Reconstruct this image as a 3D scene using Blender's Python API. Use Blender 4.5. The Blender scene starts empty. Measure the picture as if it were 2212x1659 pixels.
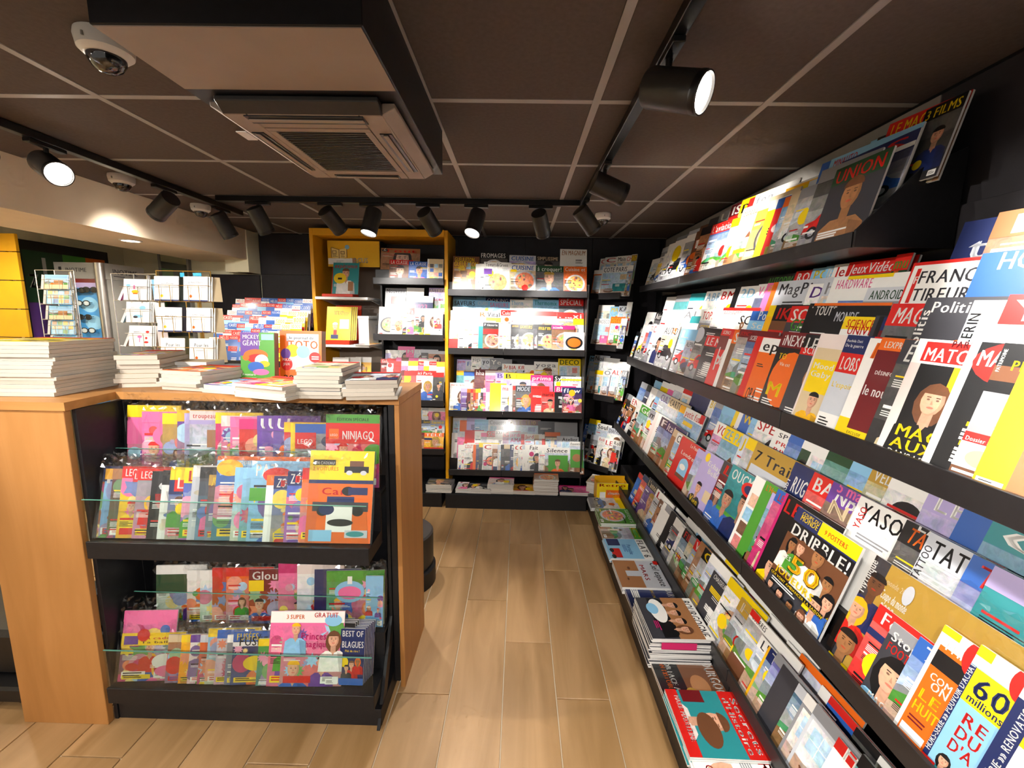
import bpy, bmesh, math, random
import numpy as np
from mathutils import Vector, Matrix
scene = bpy.context.scene
COL = scene.collection
W, H, FPX, CZ = 2212, 1659, 930.0, 1.62
CEIL = 2.35
# ------------------------------------------------------------------ camera
def cam_axes():
    u, v = 1122 - W/2, 686 - H/2
    d = Vector((u, v, FPX)).normalized()
    up = Vector((math.sin(.020), -math.cos(.020), 0)); up = (up - d*up.dot(d)).normalized()
    r = d.cross(up)
    if r.x < 0: r = -r
    return r, d, up
_r, _d, _u = cam_axes()
def ray(x, y):
    c = Vector((x - W/2, y - H/2, FPX))
    return Vector((_r.dot(c), _d.dot(c), _u.dot(c)))
EYE = Vector((0, 0, CZ))
def hit(x, y, p, n):
    r = ray(x, y); p = Vector(p); n = Vector(n)
    return EYE + r*((p - EYE).dot(n)/r.dot(n))
def atz(x, y, z): return hit(x, y, (0, 0, z), (0, 0, 1))
def aty(x, y, Y): return hit(x, y, (0, Y, 0), (0, 1, 0))
cam = bpy.data.cameras.new('camera'); cam.sensor_width = 36; cam.lens = FPX/W*36; cam.clip_start = .02
co = bpy.data.objects.new('camera', cam); COL.objects.link(co)
right, fwd, upv = ray(W/2+1, H/2)-ray(W/2, H/2), ray(W/2, H/2).normalized(), None
right.normalize(); upv = right.cross(fwd)
co.matrix_world = Matrix(((right.x, upv.x, -fwd.x, 0), (right.y, upv.y, -fwd.y, 0), (right.z, upv.z, -fwd.z, CZ), (0, 0, 0, 1)))
scene.camera = co
# ------------------------------------------------------------------ world, exposure
world = bpy.data.worlds.new('world'); scene.world = world; world.use_nodes = True
world.node_tree.nodes['Background'].inputs[0].default_value = (1, .93, .85, 1)
world.node_tree.nodes['Background'].inputs[1].default_value = .42
vs = scene.view_settings
vs.view_transform = 'Standard'; vs.look = 'None'; vs.gamma = 1; vs.exposure = .25; vs.use_curve_mapping = False
scene.cycles.use_denoising = True
scene.cycles.transparent_max_bounces = 20
scene.cycles.max_bounces = 3
scene.cycles.diffuse_bounces = 2
scene.cycles.glossy_bounces = 2
scene.cycles.transmission_bounces = 2
scene.cycles.use_adaptive_sampling = True
scene.cycles.adaptive_threshold = .12
scene.cycles.adaptive_min_samples = 12
scene.cycles.sample_clamp_indirect = 4
# ------------------------------------------------------------------ helpers
def lin(c):
    return tuple((x/12.92 if x <= .04045 else ((x+.055)/1.055)**2.4) for x in c)
def hx(s): return lin(tuple(int(s[i:i+2], 16)/255 for i in (0, 2, 4)))
def material(name, col, rough=.5, spec=.5, metal=0, emit=None, es=0, noise=0, nscale=30, bump=0, bscale=200, coat=0):
    m = bpy.data.materials.new(name); m.use_nodes = True
    nt = m.node_tree; b = nt.nodes['Principled BSDF']
    c = hx(col) if isinstance(col, str) else col
    b.inputs['Base Color'].default_value = (*c, 1); b.inputs['Roughness'].default_value = rough
    b.inputs['Specular IOR Level'].default_value = spec; b.inputs['Metallic'].default_value = metal
    b.inputs['Coat Weight'].default_value = coat
    if emit: b.inputs['Emission Color'].default_value = (*hx(emit), 1); b.inputs['Emission Strength'].default_value = es
    if noise or bump:
        tc = nt.nodes.new('ShaderNodeTexCoord')
        if noise:
            n = nt.nodes.new('ShaderNodeTexNoise'); n.inputs['Scale'].default_value = nscale; n.inputs['Detail'].default_value = 6
            nt.links.new(tc.outputs['Object'], n.inputs['Vector'])
            r = nt.nodes.new('ShaderNodeValToRGB')
            r.color_ramp.elements[0].color = (*[max(0, x*(1-noise)) for x in c], 1); r.color_ramp.elements[0].position = .3
            r.color_ramp.elements[1].color = (*[min(1, x*(1+noise)) for x in c], 1); r.color_ramp.elements[1].position = .7
            nt.links.new(n.outputs['Fac'], r.inputs['Fac']); nt.links.new(r.outputs['Color'], b.inputs['Base Color'])
        if bump:
            n2 = nt.nodes.new('ShaderNodeTexNoise'); n2.inputs['Scale'].default_value = bscale
            nt.links.new(tc.outputs['Object'], n2.inputs['Vector'])
            bp = nt.nodes.new('ShaderNodeBump'); bp.inputs['Strength'].default_value = bump; bp.inputs['Distance'].default_value = .002
            nt.links.new(n2.outputs['Fac'], bp.inputs['Height']); nt.links.new(bp.outputs['Normal'], b.inputs['Normal'])
    return m
def wood(name, c1, c2, sx, sy, sz, rough=.45, rnd=0):
    m = bpy.data.materials.new(name); m.use_nodes = True; nt = m.node_tree; b = nt.nodes['Principled BSDF']
    tc = nt.nodes.new('ShaderNodeTexCoord'); mp = nt.nodes.new('ShaderNodeMapping'); mp.inputs['Scale'].default_value = (sx, sy, sz)
    oi = nt.nodes.new('ShaderNodeObjectInfo')
    ad = nt.nodes.new('ShaderNodeVectorMath'); ad.operation = 'ADD'
    ml = nt.nodes.new('ShaderNodeMath'); ml.operation = 'MULTIPLY'; ml.inputs[1].default_value = 37
    nt.links.new(oi.outputs['Random'], ml.inputs[0]); nt.links.new(tc.outputs['Object'], mp.inputs[0])
    nt.links.new(mp.outputs[0], ad.inputs[0]); nt.links.new(ml.outputs[0], ad.inputs[1])
    n = nt.nodes.new('ShaderNodeTexNoise'); n.inputs['Scale'].default_value = 1; n.inputs['Detail'].default_value = 8; n.inputs['Distortion'].default_value = .6
    nt.links.new(ad.outputs[0], n.inputs['Vector'])
    r = nt.nodes.new('ShaderNodeValToRGB'); r.color_ramp.elements[0].position = .32; r.color_ramp.elements[1].position = .68
    r.color_ramp.elements[0].color = (*hx(c1), 1); r.color_ramp.elements[1].color = (*hx(c2), 1)
    nt.links.new(n.outputs['Fac'], r.inputs['Fac'])
    hs = nt.nodes.new('ShaderNodeHueSaturation'); mr = nt.nodes.new('ShaderNodeMapRange')
    mr.inputs['To Min'].default_value = 1-rnd; mr.inputs['To Max'].default_value = 1+rnd
    nt.links.new(oi.outputs['Random'], mr.inputs['Value']); nt.links.new(mr.outputs[0], hs.inputs['Value'])
    nt.links.new(r.outputs['Color'], hs.inputs['Color']); nt.links.new(hs.outputs['Color'], b.inputs['Base Color'])
    b.inputs['Roughness'].default_value = rough
    return m
def clear(name, tint, gloss, rough, bump=0, bscale=60):
    m = bpy.data.materials.new(name); m.use_nodes = True; nt = m.node_tree
    for n in list(nt.nodes): nt.nodes.remove(n)
    out = nt.nodes.new('ShaderNodeOutputMaterial'); mx = nt.nodes.new('ShaderNodeMixShader')
    tr = nt.nodes.new('ShaderNodeBsdfTransparent'); tr.inputs[0].default_value = (*tint, 1)
    gl = nt.nodes.new('ShaderNodeBsdfGlossy'); gl.inputs['Roughness'].default_value = rough
    fr = nt.nodes.new('ShaderNodeLayerWeight'); fr.inputs[0].default_value = .5
    pw = nt.nodes.new('ShaderNodeMath'); pw.operation = 'POWER'; pw.inputs[1].default_value = 4; nt.links.new(fr.outputs['Facing'], pw.inputs[0])
    ad = nt.nodes.new('ShaderNodeMath'); ad.operation = 'MULTIPLY_ADD'; ad.inputs[1].default_value = .6; ad.inputs[2].default_value = gloss
    nt.links.new(pw.outputs[0], ad.inputs[0]); nt.links.new(ad.outputs[0], mx.inputs[0])
    nt.links.new(tr.outputs[0], mx.inputs[1]); nt.links.new(gl.outputs[0], mx.inputs[2]); nt.links.new(mx.outputs[0], out.inputs[0])
    if bump:
        tc = nt.nodes.new('ShaderNodeTexCoord'); n2 = nt.nodes.new('ShaderNodeTexNoise'); n2.inputs['Scale'].default_value = bscale; n2.inputs['Detail'].default_value = 3
        nt.links.new(tc.outputs['Object'], n2.inputs['Vector'])
        bp = nt.nodes.new('ShaderNodeBump'); bp.inputs['Strength'].default_value = bump; bp.inputs['Distance'].default_value = .01
        nt.links.new(n2.outputs['Fac'], bp.inputs['Height'])
        nt.links.new(bp.outputs[0], gl.inputs['Normal']); nt.links.new(bp.outputs[0], fr.inputs['Normal'])
    return m
def attr_mat(name, rough, coat=0, var=.05, photo=.5):
    """printed colour from the mesh attribute; its alpha marks photographic areas, which get a mottled tone"""
    m = bpy.data.materials.new(name); m.use_nodes = True; nt = m.node_tree; b = nt.nodes['Principled BSDF']
    at = nt.nodes.new('ShaderNodeAttribute'); at.attribute_name = 'Col'
    oi = nt.nodes.new('ShaderNodeObjectInfo'); k = nt.nodes.new('ShaderNodeMath'); k.operation = 'MULTIPLY'; k.inputs[1].default_value = 50
    nt.links.new(oi.outputs['Random'], k.inputs[0])
    tc = nt.nodes.new('ShaderNodeTexCoord'); ad = nt.nodes.new('ShaderNodeVectorMath'); ad.operation = 'ADD'
    nt.links.new(tc.outputs['Object'], ad.inputs[0]); nt.links.new(k.outputs[0], ad.inputs[1])
    n = nt.nodes.new('ShaderNodeTexNoise'); n.inputs['Scale'].default_value = 34; n.inputs['Detail'].default_value = 4; n.inputs['Roughness'].default_value = .62; n.inputs['Distortion'].default_value = .8
    nt.links.new(ad.outputs[0], n.inputs['Vector'])
    sub = nt.nodes.new('ShaderNodeVectorMath'); sub.operation = 'SUBTRACT'; sub.inputs[1].default_value = (.5, .5, .5)
    mono = nt.nodes.new('ShaderNodeMix'); mono.data_type = 'VECTOR'; mono.inputs[0].default_value = .3
    nt.links.new(n.outputs['Fac'], mono.inputs[4]); nt.links.new(n.outputs['Color'], mono.inputs[5]); nt.links.new(mono.outputs[1], sub.inputs[0])
    amp = nt.nodes.new('ShaderNodeMapRange'); amp.inputs['To Min'].default_value = var*2; amp.inputs['To Max'].default_value = photo*3.2
    nt.links.new(at.outputs['Alpha'], amp.inputs['Value'])
    sc = nt.nodes.new('ShaderNodeVectorMath'); sc.operation = 'SCALE'; nt.links.new(sub.outputs[0], sc.inputs[0]); nt.links.new(amp.outputs[0], sc.inputs['Scale'])
    on = nt.nodes.new('ShaderNodeVectorMath'); on.operation = 'ADD'; on.inputs[1].default_value = (.96, .96, .96); nt.links.new(sc.outputs[0], on.inputs[0])
    mx = nt.nodes.new('ShaderNodeVectorMath'); mx.operation = 'MAXIMUM'; mx.inputs[1].default_value = (.08, .08, .08); nt.links.new(on.outputs[0], mx.inputs[0])
    mu = nt.nodes.new('ShaderNodeVectorMath'); mu.operation = 'MULTIPLY'
    nt.links.new(at.outputs['Color'], mu.inputs[0]); nt.links.new(mx.outputs[0], mu.inputs[1]); nt.links.new(mu.outputs[0], b.inputs['Base Color'])
    b.inputs['Roughness'].default_value = rough; b.inputs['Coat Weight'].default_value = coat; b.inputs['Coat Roughness'].default_value = .12
    return m
M = dict(
 black=material('black_laminate', '17171a', .42, .4, noise=.25, nscale=60, bump=.06, bscale=400),
 shelf=material('dark_metal_shelf', '211f20', .38, .5, noise=.12, nscale=40),
 panel=material('dark_wall_panel', '262327', .55, .35, noise=.2, nscale=12, bump=.05, bscale=300),
 tile=material('ceiling_tile', '5b504a', .9, .2, noise=.10, nscale=70, bump=.25, bscale=500),
 greywall=material('grey_wall_board', '8a857e', .7, .3, noise=.06, nscale=20),
 grid=material('ceiling_grid', 'a39c97', .5, .4),
 beige=material('beige_paint', 'e8d4b8', .8, .2, noise=.04, nscale=5),
 cream=material('cream_paint', 'efe7c6', .8, .2, noise=.04, nscale=5),
 white=material('white_plastic', 'e6e3dd', .35, .5),
 whitem=material('white_metal_shelf', 'e8e8e6', .4, .5, noise=.03),
 yellow=material('yellow_panel', 'e9a410', .45, .4, noise=.06, nscale=8),
 yellow2=material('yellow_slat', 'e8ab10', .5, .4, noise=.05, nscale=8),
 dome=clear('smoked_dome', (.25, .25, .27), .12, .02),
 dark=material('black_plastic', '0c0c0d', .35, .5),
 lampb=material('lamp_black', '2a2826', .42, .5, noise=.1, nscale=80),
 led=material('led_lens', 'ffffff', .3, .5, emit='fff6ea', es=14),
 ledoff=material('lens_glass', 'b9c4c6', .15, .6),
 acbeige=material('ac_panel', '9c8b7d', .5, .4, noise=.04, nscale=10),
 steel=material('brushed_steel', 'b8b4ae', .3, .5, metal=.85, noise=.08, nscale=20),
 grey=material('grey_plastic', '8d8b86', .5, .4),
 wire=material('chrome_wire', 'c9c6c0', .25, .5, metal=.9),
 brass=material('brass_wire', 'b9954c', .3, .5, metal=.8),
 red=material('red_plastic', 'dd3416', .35, .5, noise=.04),
 glass=clear('clear_glass', (.93, .97, .95), .03, .02),
 glassedge=material('glass_edge', '5f9c8c', .15, .6),
 wrap=clear('plastic_wrap', (.985, .985, .985), .10, .09),
 cover=attr_mat('printed_cover', .34, .25),
 paper=attr_mat('matt_print', .75, 0),
 grout=material('floor_grout', 'e2d4ba', .8, .2),
 plank=wood('oak_plank_tile', '9b774b', 'bb9568', 9, 1.2, 1, .42, .07),
 beech=wood('beech_board', 'a9733a', 'b98147', 14, 14, 1.6, .5),
 beecht=wood('beech_top', 'a9733a', 'bd8549', 2, 14, 14, .5),
 mirror=material('mirror', 'd8dccf', .05, .5, metal=1),
)
def link(o, parent=None, **kw):
    COL.objects.link(o)
    if parent: o.parent = parent
    for k, v in kw.items(): o[k] = v
    return o
class B:
    """collects shapes for one mesh"""
    def __init__(s): s.v, s.f = [], []
    def quad_box(s, P):
        n = len(s.v); s.v += [tuple(p) for p in P]
        s.f += [tuple(n+i for i in q) for q in ((0, 3, 2, 1), (4, 5, 6, 7), (0, 1, 5, 4), (1, 2, 6, 5), (2, 3, 7, 6), (3, 0, 4, 7))]
        return s
    def box(s, x0, y0, z0, x1, y1, z1):
        x0, x1 = sorted((x0, x1)); y0, y1 = sorted((y0, y1)); z0, z1 = sorted((z0, z1))
        return s.quad_box([(x0, y0, z0), (x1, y0, z0), (x1, y1, z0), (x0, y1, z0), (x0, y0, z1), (x1, y0, z1), (x1, y1, z1), (x0, y1, z1)])
    def prism(s, prof, fn, a, b):
        """prof: list of 2D points; fn(p,t) -> 3D"""
        n = len(s.v); k = len(prof)
        s.v += [tuple(fn(p, a)) for p in prof] + [tuple(fn(p, b)) for p in prof]
        s.f += [tuple(range(n, n+k)), tuple(range(n+2*k-1, n+k-1, -1))]
        s.f += [(n+i, n+k+i, n+k+(i+1) % k, n+(i+1) % k) for i in range(k)]
        return s
    def tube(s, pts, r, n=6, closed=False):
        pts = [Vector(p) for p in pts]; base = len(s.v)
        for i, p in enumerate(pts):
            t = (pts[min(i+1, len(pts)-1)] - pts[max(i-1, 0)]).normalized()
            a = t.orthogonal().normalized() if i == 0 else (a - t*a.dot(t)).normalized()
            b = t.cross(a)
            s.v += [tuple(p + (a*math.cos(2*math.pi*k/n) + b*math.sin(2*math.pi*k/n))*r) for k in range(n)]
        for i in range(len(pts)-1):
            for k in range(n):
                s.f.append((base+i*n+k, base+i*n+(k+1) % n, base+(i+1)*n+(k+1) % n, base+(i+1)*n+k))
        s.f += [tuple(base+k for k in range(n-1, -1, -1)), tuple(base+(len(pts)-1)*n+k for k in range(n))]
        return s
    def lathe(s, prof, c, axis=(0, 0, 1), n=24, caps=True):
        """prof: (radius, height along axis) list"""
        ax = Vector(axis).normalized(); a = ax.orthogonal().normalized(); b = ax.cross(a); c = Vector(c); base = len(s.v)
        for r, h in prof:
            s.v += [tuple(c + ax*h + (a*math.cos(2*math.pi*k/n) + b*math.sin(2*math.pi*k/n))*r) for k in range(n)]
        for i in range(len(prof)-1):
            for k in range(n):
                s.f.append((base+i*n+k, base+i*n+(k+1) % n, base+(i+1)*n+(k+1) % n, base+(i+1)*n+k))
        if caps and prof[0][0] > 1e-6: s.f.append(tuple(base+k for k in range(n-1, -1, -1)))
        if caps and prof[-1][0] > 1e-6: s.f.append(tuple(base+(len(prof)-1)*n+k for k in range(n)))
        return s
    def mesh(s, name, mat, bevel=0, smooth=False):
        me = bpy.data.meshes.new(name); me.from_pydata(s.v, [], s.f)
        bm = bmesh.new(); bm.from_mesh(me)
        bmesh.ops.remove_doubles(bm, verts=bm.verts, dist=1e-6)
        bmesh.ops.recalc_face_normals(bm, faces=bm.faces)
        if bevel: bmesh.ops.bevel(bm, geom=bm.edges[:], offset=bevel, segments=1, affect='EDGES', clamp_overlap=True)
        bm.to_mesh(me); bm.free()
        me.materials.append(M[mat] if isinstance(mat, str) else mat)
        if smooth:
            me.polygons.foreach_set('use_smooth', [True]*len(me.polygons)); me.set_sharp_from_angle(angle=math.radians(35))
        return me
    def obj(s, name, mat, parent=None, bevel=0, smooth=False, **kw):
        return link(bpy.data.objects.new(name, s.mesh(name, mat, bevel, smooth)), parent, **kw)
def thing(name, label, cat, loc=(0, 0, 0), group=None):
    o = bpy.data.objects.new(name, None); o.empty_display_size = .05; o.location = loc
    link(o, None, label=label, category=cat)
    if group: o['group'] = group
    return o
def part_at(root, o):
    """parent keeping world coordinates baked in mesh (root only translated)"""
    o.parent = root; o.location = -Vector(root.location)
    return o
ORD = 'first second third fourth fifth sixth seventh eighth ninth tenth eleventh twelfth thirteenth fourteenth fifteenth sixteenth seventeenth eighteenth nineteenth twentieth'.split()
ORD += ['twenty-'+o for o in ORD[:9]] + ['thirtieth'] + ['thirty-'+o for o in ORD[:9]] + ['fortieth'] + ['forty-'+o for o in ORD[:9]]
# ------------------------------------------------------------------ floor, ceiling, walls
S = dict(kind='structure')
fl = B().box(-5.4, -2.2, -.06, 1.34, 4.2, -.006).obj('floor', 'grout', None, **S)
me = B().box(-.1132, -.4752, -.008, .1132, .4752, 0).mesh('plank', 'plank', .0012)
for k in range(-20, 5):
    x = -.27 + .231*k + .1155; y = -.7 + ((.741 - .32*(k-1)) % .955) - .955
    while y < 4.15:
        if y + .955 > -.4:
            o = link(bpy.data.objects.new('plank', me), fl); o.location = (x, y+.4775, .0)
        y += .955
ce = B().box(-2.46, -2.2, CEIL+.012, 1.34, 4.2, CEIL+.06).obj('ceiling', 'tile', None, **S)
me = B().box(-.274, -.298, 0, .274, .298, .012).mesh('ceiling_tile', 'tile', .002)
gx = [.247+.573*k for k in range(-5, 3)]; gy = [.98+.62*k for k in range(-5, 6)]
for x in gx[:-1]:
    for y in gy[:-1]:
        if y > -2.2 and not (-.95 < x < -.8 and .9 < y < 1.7):
            o = link(bpy.data.objects.new('ceiling_tile', me), ce); o.location = (x+.2865, y+.31, CEIL)
for x in gx:
    B().box(x-.0125, -2.2, CEIL-.002, x+.0125, 4.13, CEIL+.011).obj('grid_bar', 'grid', ce)
for y in gy:
    for a, b in zip(gx[:-1], gx[1:]):
        if y > -2.2: B().box(a+.0125, y-.0125, CEIL-.001, b-.0125, y+.0125, CEIL+.011).obj('grid_bar', 'grid', ce)
# wall at the back (dark panels), right wall
wb = B().box(-2.45, 4.14, 0, 1.34, 4.2, CEIL+.06).obj('wall_back', 'dark', None, **S)
xs = [-2.44, -1.82, -1.2, -.58, .04, .66, 1.28]; zs = [0, .66, 1.32, 1.98, 2.35]
for a, b in zip(xs[:-1], xs[1:]):
    for c, d in zip(zs[:-1], zs[1:]):
        B().box(a+.002, 4.125, c+.002, b-.002, 4.14, d-.002).obj('panel', 'panel', wb, .0015)
wr = B().box(1.32, -2.2, 0, 1.38, 4.2, CEIL+.06).obj('wall_right', 'dark', None, **S)
ys = [-1.07, .21, 1.49, 2.77, 4.05]; zs = [0, .66, 1.32, 1.84, 2.335]
for a, b in zip(ys[:-1], ys[1:]):
    for c, d in zip(zs[:-1], zs[1:]):
        B().box(1.305, a+.002, c+.002, 1.32, b-.002, d-.002).obj('panel', 'greywall' if c == 1.84 and a > 1.4 else 'panel', wr, .0015)
# left part of the shop: beam, higher ceiling, cream wall
bm_ = B().box(-3.02, -2.2, 2.09, -2.45, 4.14, CEIL+.06).obj('trim_1', 'beige', None, **S)
B().box(-3.81, -2.2, 2.30, -3.02, 4.2, 2.36).obj('ceiling_left', 'cream', None, **S)
wl = B().box(-3.81, 4.14, 0, -2.45, 4.2, 2.4).obj('wall_back_left', 'cream', None, **S)
for a, b in ((-2.93, -2.45),):
    for c, d in ((0, .66), (.66, 1.32), (1.32, 1.975)):
        B().box(a, 4.12, c+.002, b-.004, 4.14, d-.002).obj('panel', 'panel', wl, .0015)
B().box(-3.81, -.5, 0, -3.75, 4.2, 2.4).obj('wall_left', 'cream', None, **S)
B().box(-2.66, 3.95, 1.98, -2.452, 4.138, 2.089).box(-2.56, 3.94, 1.98, -2.44, 4.12, 2.348).obj('trim_2', 'cream', None, .002, **S)
t = thing('thermostat', 'small white thermostat box on the pale pillar', 'thermostat', (-2.50, 3.938, 2.24))
part_at(t, B().box(-2.535, 3.922, 2.2, -2.465, 3.94, 2.28).obj('housing', 'white', None, .004))
part_at(t, B().lathe([(.016, 0), (.014, .006)], (-2.5, 3.922, 2.235), (0, -1, 0), 16).obj('dial', 'grey'))
p0, p1 = aty(342, 546, 4.1), aty(404, 592, 4.1)
w5 = B().box(p0.x, 4.11, p1.z-.9, p1.x, 4.139, p0.z).obj('window_1', 'mirror', None, **S)
for a, b in ((p0.x-.015, p0.x), (p1.x, p1.x+.02)):
    B().box(a, 4.10, p1.z-.9, b, 4.139, p0.z).obj('window_frame', 'grey', w5, .002)
# recessed downlight in the beam underside
q = atz(282, 520, 2.088); t = thing('downlight', 'round recessed downlight glowing in the beige beam', 'downlight', (q.x, q.y, 2.088))
part_at(t, B().lathe([(.062, 0), (.062, -.004), (.05, -.006), (.048, 0)], (q.x, q.y, 2.09), (0, 0, 1), 28, False).obj('ring', 'white', None, 0, True))
part_at(t, B().lathe([(.047, -.002), (.047, -.003)], (q.x, q.y, 2.09), (0, 0, 1), 28).obj('diffuser', 'led'))
l = bpy.data.lights.new('downlight_lamp', 'SPOT'); l.energy = 45; l.spot_size = 2.6; l.spot_blend = .6; l.shadow_soft_size = .045; l.color = (1, .9, .74)
lo = link(bpy.data.objects.new('downlight_lamp', l), t); lo.location = (0, 0, -.012)
# ------------------------------------------------------------------ air conditioner in its boxed bulkhead
X0, X1, Y0, Y1, ZB = -.872, -.322, .945, 1.845, 2.185
t = B().box(X0, Y0, ZB, X1, Y1, CEIL+.01).obj('trim_3', 'black', None, .002, **S)
B().box(X0+.004, Y0+.004, ZB-.002, X1-.004, 1.19, ZB).obj('soffit_plate', 'acbeige', t)
ac = thing('air_conditioner', 'ceiling cassette air conditioner with slatted square grille in dark bulkhead', 'air conditioner', (-.597, 1.52, 2.15))
z1, z0 = ZB-.003, 2.150
ax0, ax1, ay0, ay1 = X0+.004, X1-.004, 1.195, 1.84
ib = .118
gx0, gx1, gy0, gy1 = ax0+ib, ax1-ib, ay0+ib+.02, ay1-ib
for nm, bx in (('panel_rail', (ax0+.06, ay0, ax1-.06, gy0)), ('panel_rail', (ax0+.06, gy1, ax1-.06, ay1)), ('panel_rail', (ax0, ay0, gx0, ay1)), ('panel_rail', (gx1, ay0, ax1, ay1))):
    if bx[3]-bx[1] > .4: bx = (bx[0], gy0-.001 if False else ay0+.06, bx[2], ay1-.06)
for bx in ((gx0, ay0+.055, gx1, gy0), (gx0, gy1, gx1, ay1-.055), (ax0+.055, ay0+.055, gx0, ay1-.055), (gx1, ay0+.055, ax1-.055, ay1-.055)):
    part_at(ac, B().box(bx[0]+.0008, bx[1]+.0008, z0, bx[2]-.0008, bx[3]-.0008, z1).obj('panel_rail', 'acbeige', None, .002))
for (a, b, c, d, dx, dy) in ((ax0+.02, ay0+.055, ax0+.055, ay1-.055, -1, 0), (ax1-.055, ay0+.055, ax1-.02, ay1-.055, 1, 0), (ax0+.055, ay0+.02, ax1-.055, ay0+.055, 0, -1), (ax0+.055, ay1-.055, ax1-.055, ay1-.02, 0, 1)):
    # sloping edge strip with the air slot behind it
    P = [(a, b, z0), (c, b, z0), (c, d, z0), (a, d, z0), (a, b, z1), (c, b, z1), (c, d, z1), (a, d, z1)]
    sh = .02
    P2 = []
    for (x, y, z) in P:
        if z == z0:
            if dx == -1 and x == a: z += sh
            if dx == 1 and x == c: z += sh
            if dy == -1 and y == b: z += sh
            if dy == 1 and y == d: z += sh
        P2.append((x, y, z))
    part_at(ac, B().quad_box(P2).obj('edge_strip', 'lampb' if dy == -1 else 'acbeige', None, .002))  # front strip coloured dark to stand for the shadow band on that side
cx, cy = (gx0+gx1)/2, (gy0+gy1)/2
for bx in ((gx0-.01, ay0+.058, gx1+.01, ay0+.104), (gx0+.03, ay1-.098, gx1-.03, ay1-.062), (ax0+.062, gy0+.03, ax0+.098, gy1-.03), (ax1-.098, gy0+.03, ax1-.062, gy1-.03)):
    part_at(ac, B().box(bx[0], bx[1], z0-.003, bx[2], bx[3], z0+.001).obj('air_slot', 'dark', None))
    cxm, cym = (bx[0]+bx[2])/2, (bx[1]+bx[3])/2
    w_, h_ = (bx[2]-bx[0])/2, (bx[3]-bx[1])/2
    if w_ > h_: bb = (bx[0]+.004, cym-.008, bx[2]-.004, cym+.006)
    else: bb = (cxm-.008, bx[1]+.004, cxm+.006, bx[3]-.004)
    part_at(ac, B().box(bb[0], bb[1], z0-.007, bb[2], bb[3], z0-.0035).obj('louvre', 'acbeige', None, .001))
part_at(ac, B().box(gx0, gy0, z0+.010, gx1, gy1, z1).obj('grille_recess', 'dark'))
gf = B()
for bx in ((gx0, gy0, gx1, gy0+.022), (gx0, gy1-.022, gx1, gy1), (gx0, gy0+.022, gx0+.022, gy1-.022), (gx1-.022, gy0+.022, gx1, gy1-.022)): gf.box(bx[0]+.001, bx[1]+.001, z0-.001, bx[2]-.001, bx[3]-.001, z0+.009)
g = part_at(ac, gf.obj('grille', 'acbeige'))
n = 26
sm = B().box(-(gx1-gx0)/2+.022, -.0028, 0, (gx1-gx0)/2-.022, .0028, .007).mesh('slat', 'lampb')
for i in range(n):
    o = link(bpy.data.objects.new('slat', sm), g); o.location = (cx, gy0+.03+(gy1-gy0-.06)*i/(n-1), z0+.001)
part_at(ac, B().box(ax0+.02, ay0+.16, z0-.0035, ax0+.05, ay0+.22, z0-.001).obj('rating_sticker', 'white'))
# ------------------------------------------------------------------ lighting tracks and spotlights
def track(nm, lab, x0, y0, x1, y1):
    t = thing('lighting_track', lab, 'track', (x0, y0, CEIL-.03))
    w = .018
    if x0 == x1: part_at(t, B().box(x0-w, y0, CEIL-.036, x0+w, y1, CEIL-.003).obj('rail', 'dark', None, .002))
    else: part_at(t, B().box(x0, y0-w, CEIL-.036, x1, y0+w, CEIL-.003).obj('rail', 'dark', None, .002))
    if x0 == x1: part_at(t, B().box(x0-w-.002, y1, CEIL-.037, x0+w+.002, y1+.012, CEIL-.003).obj('end_cap', 'lampb', None, .002)); n = int((y1-y0)/.9)
    else: part_at(t, B().box(x1, y0-w-.002, CEIL-.037, x1+.012, y0+w+.002, CEIL-.003).obj('end_cap', 'lampb', None, .002)); n = int((x1-x0)/.9)
    return t
track('l', 'black lighting track on the ceiling along the beige beam', -2.03, -1.2, -2.03, 3.22)
track('b', 'black lighting track crossing the ceiling before the rear racks', -1.93, 2.84, .36, 2.84)
track('r', 'black lighting track on the ceiling along the right-hand racks', .38, -1.6, .38, 2.80)
def spot(label, x, y, d, power, lit=True, size=48, along='y', blend=.5):
    d = Vector(d).normalized(); zt = CEIL-.037
    t = thing('track_spotlight', label, 'spotlight', (x, y, zt), 'track spotlights')
    a = (.016, .075) if along == 'y' else (.075, .016)
    part_at(t, B().box(x-a[0], y-a[1], zt-.016, x+a[0], y+a[1], zt).obj('adapter', 'dark', None, .002))
    piv = Vector((x, y, zt-.058))
    part_at(t, B().tube([(x, y, zt-.016), (x, y, zt-.04), tuple(piv)], .009, 10).obj('stem', 'dark', None, 0, True))
    R, L = .050, .165
    back = piv - d*.06 + Vector((0, 0, -.03))
    hb = part_at(t, B().lathe([(.03, 0), (R*.94, .004), (R, .012), (R, L), (R*.93, L), (R*.9, L-.012), (.001, L-.013)], back, d, 32).obj('housing', 'lampb', None, 0, True))
    part_at(t, B().lathe([(R+.0006, L-.02), (R+.0012, L-.018), (R+.0012, L-.006), (R+.0006, L-.004)], back, d, 32, False).obj('bezel', 'dark', None, 0, True))
    part_at(t, B().lathe([(R*.88, L-.009), (R*.86, L-.0065), (.0005, L-.006)], back, d, 32).obj('lens', 'led' if lit else 'ledoff', None, 0, True))
    l = bpy.data.lights.new('spot_lamp', 'SPOT'); l.energy = power; l.spot_size = math.radians(size); l.spot_blend = blend
    l.shadow_soft_size = .035; l.color = (1, .955, .90)
    lo = link(bpy.data.objects.new('spot_lamp', l), t)
    lo.location = back + d*(L+.006) - Vector(t.location); lo.rotation_euler = d.to_track_quat('-Z', 'Y').to_euler()
    return t
K = 1.0
LT = 'black cylinder spotlight %s'
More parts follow.
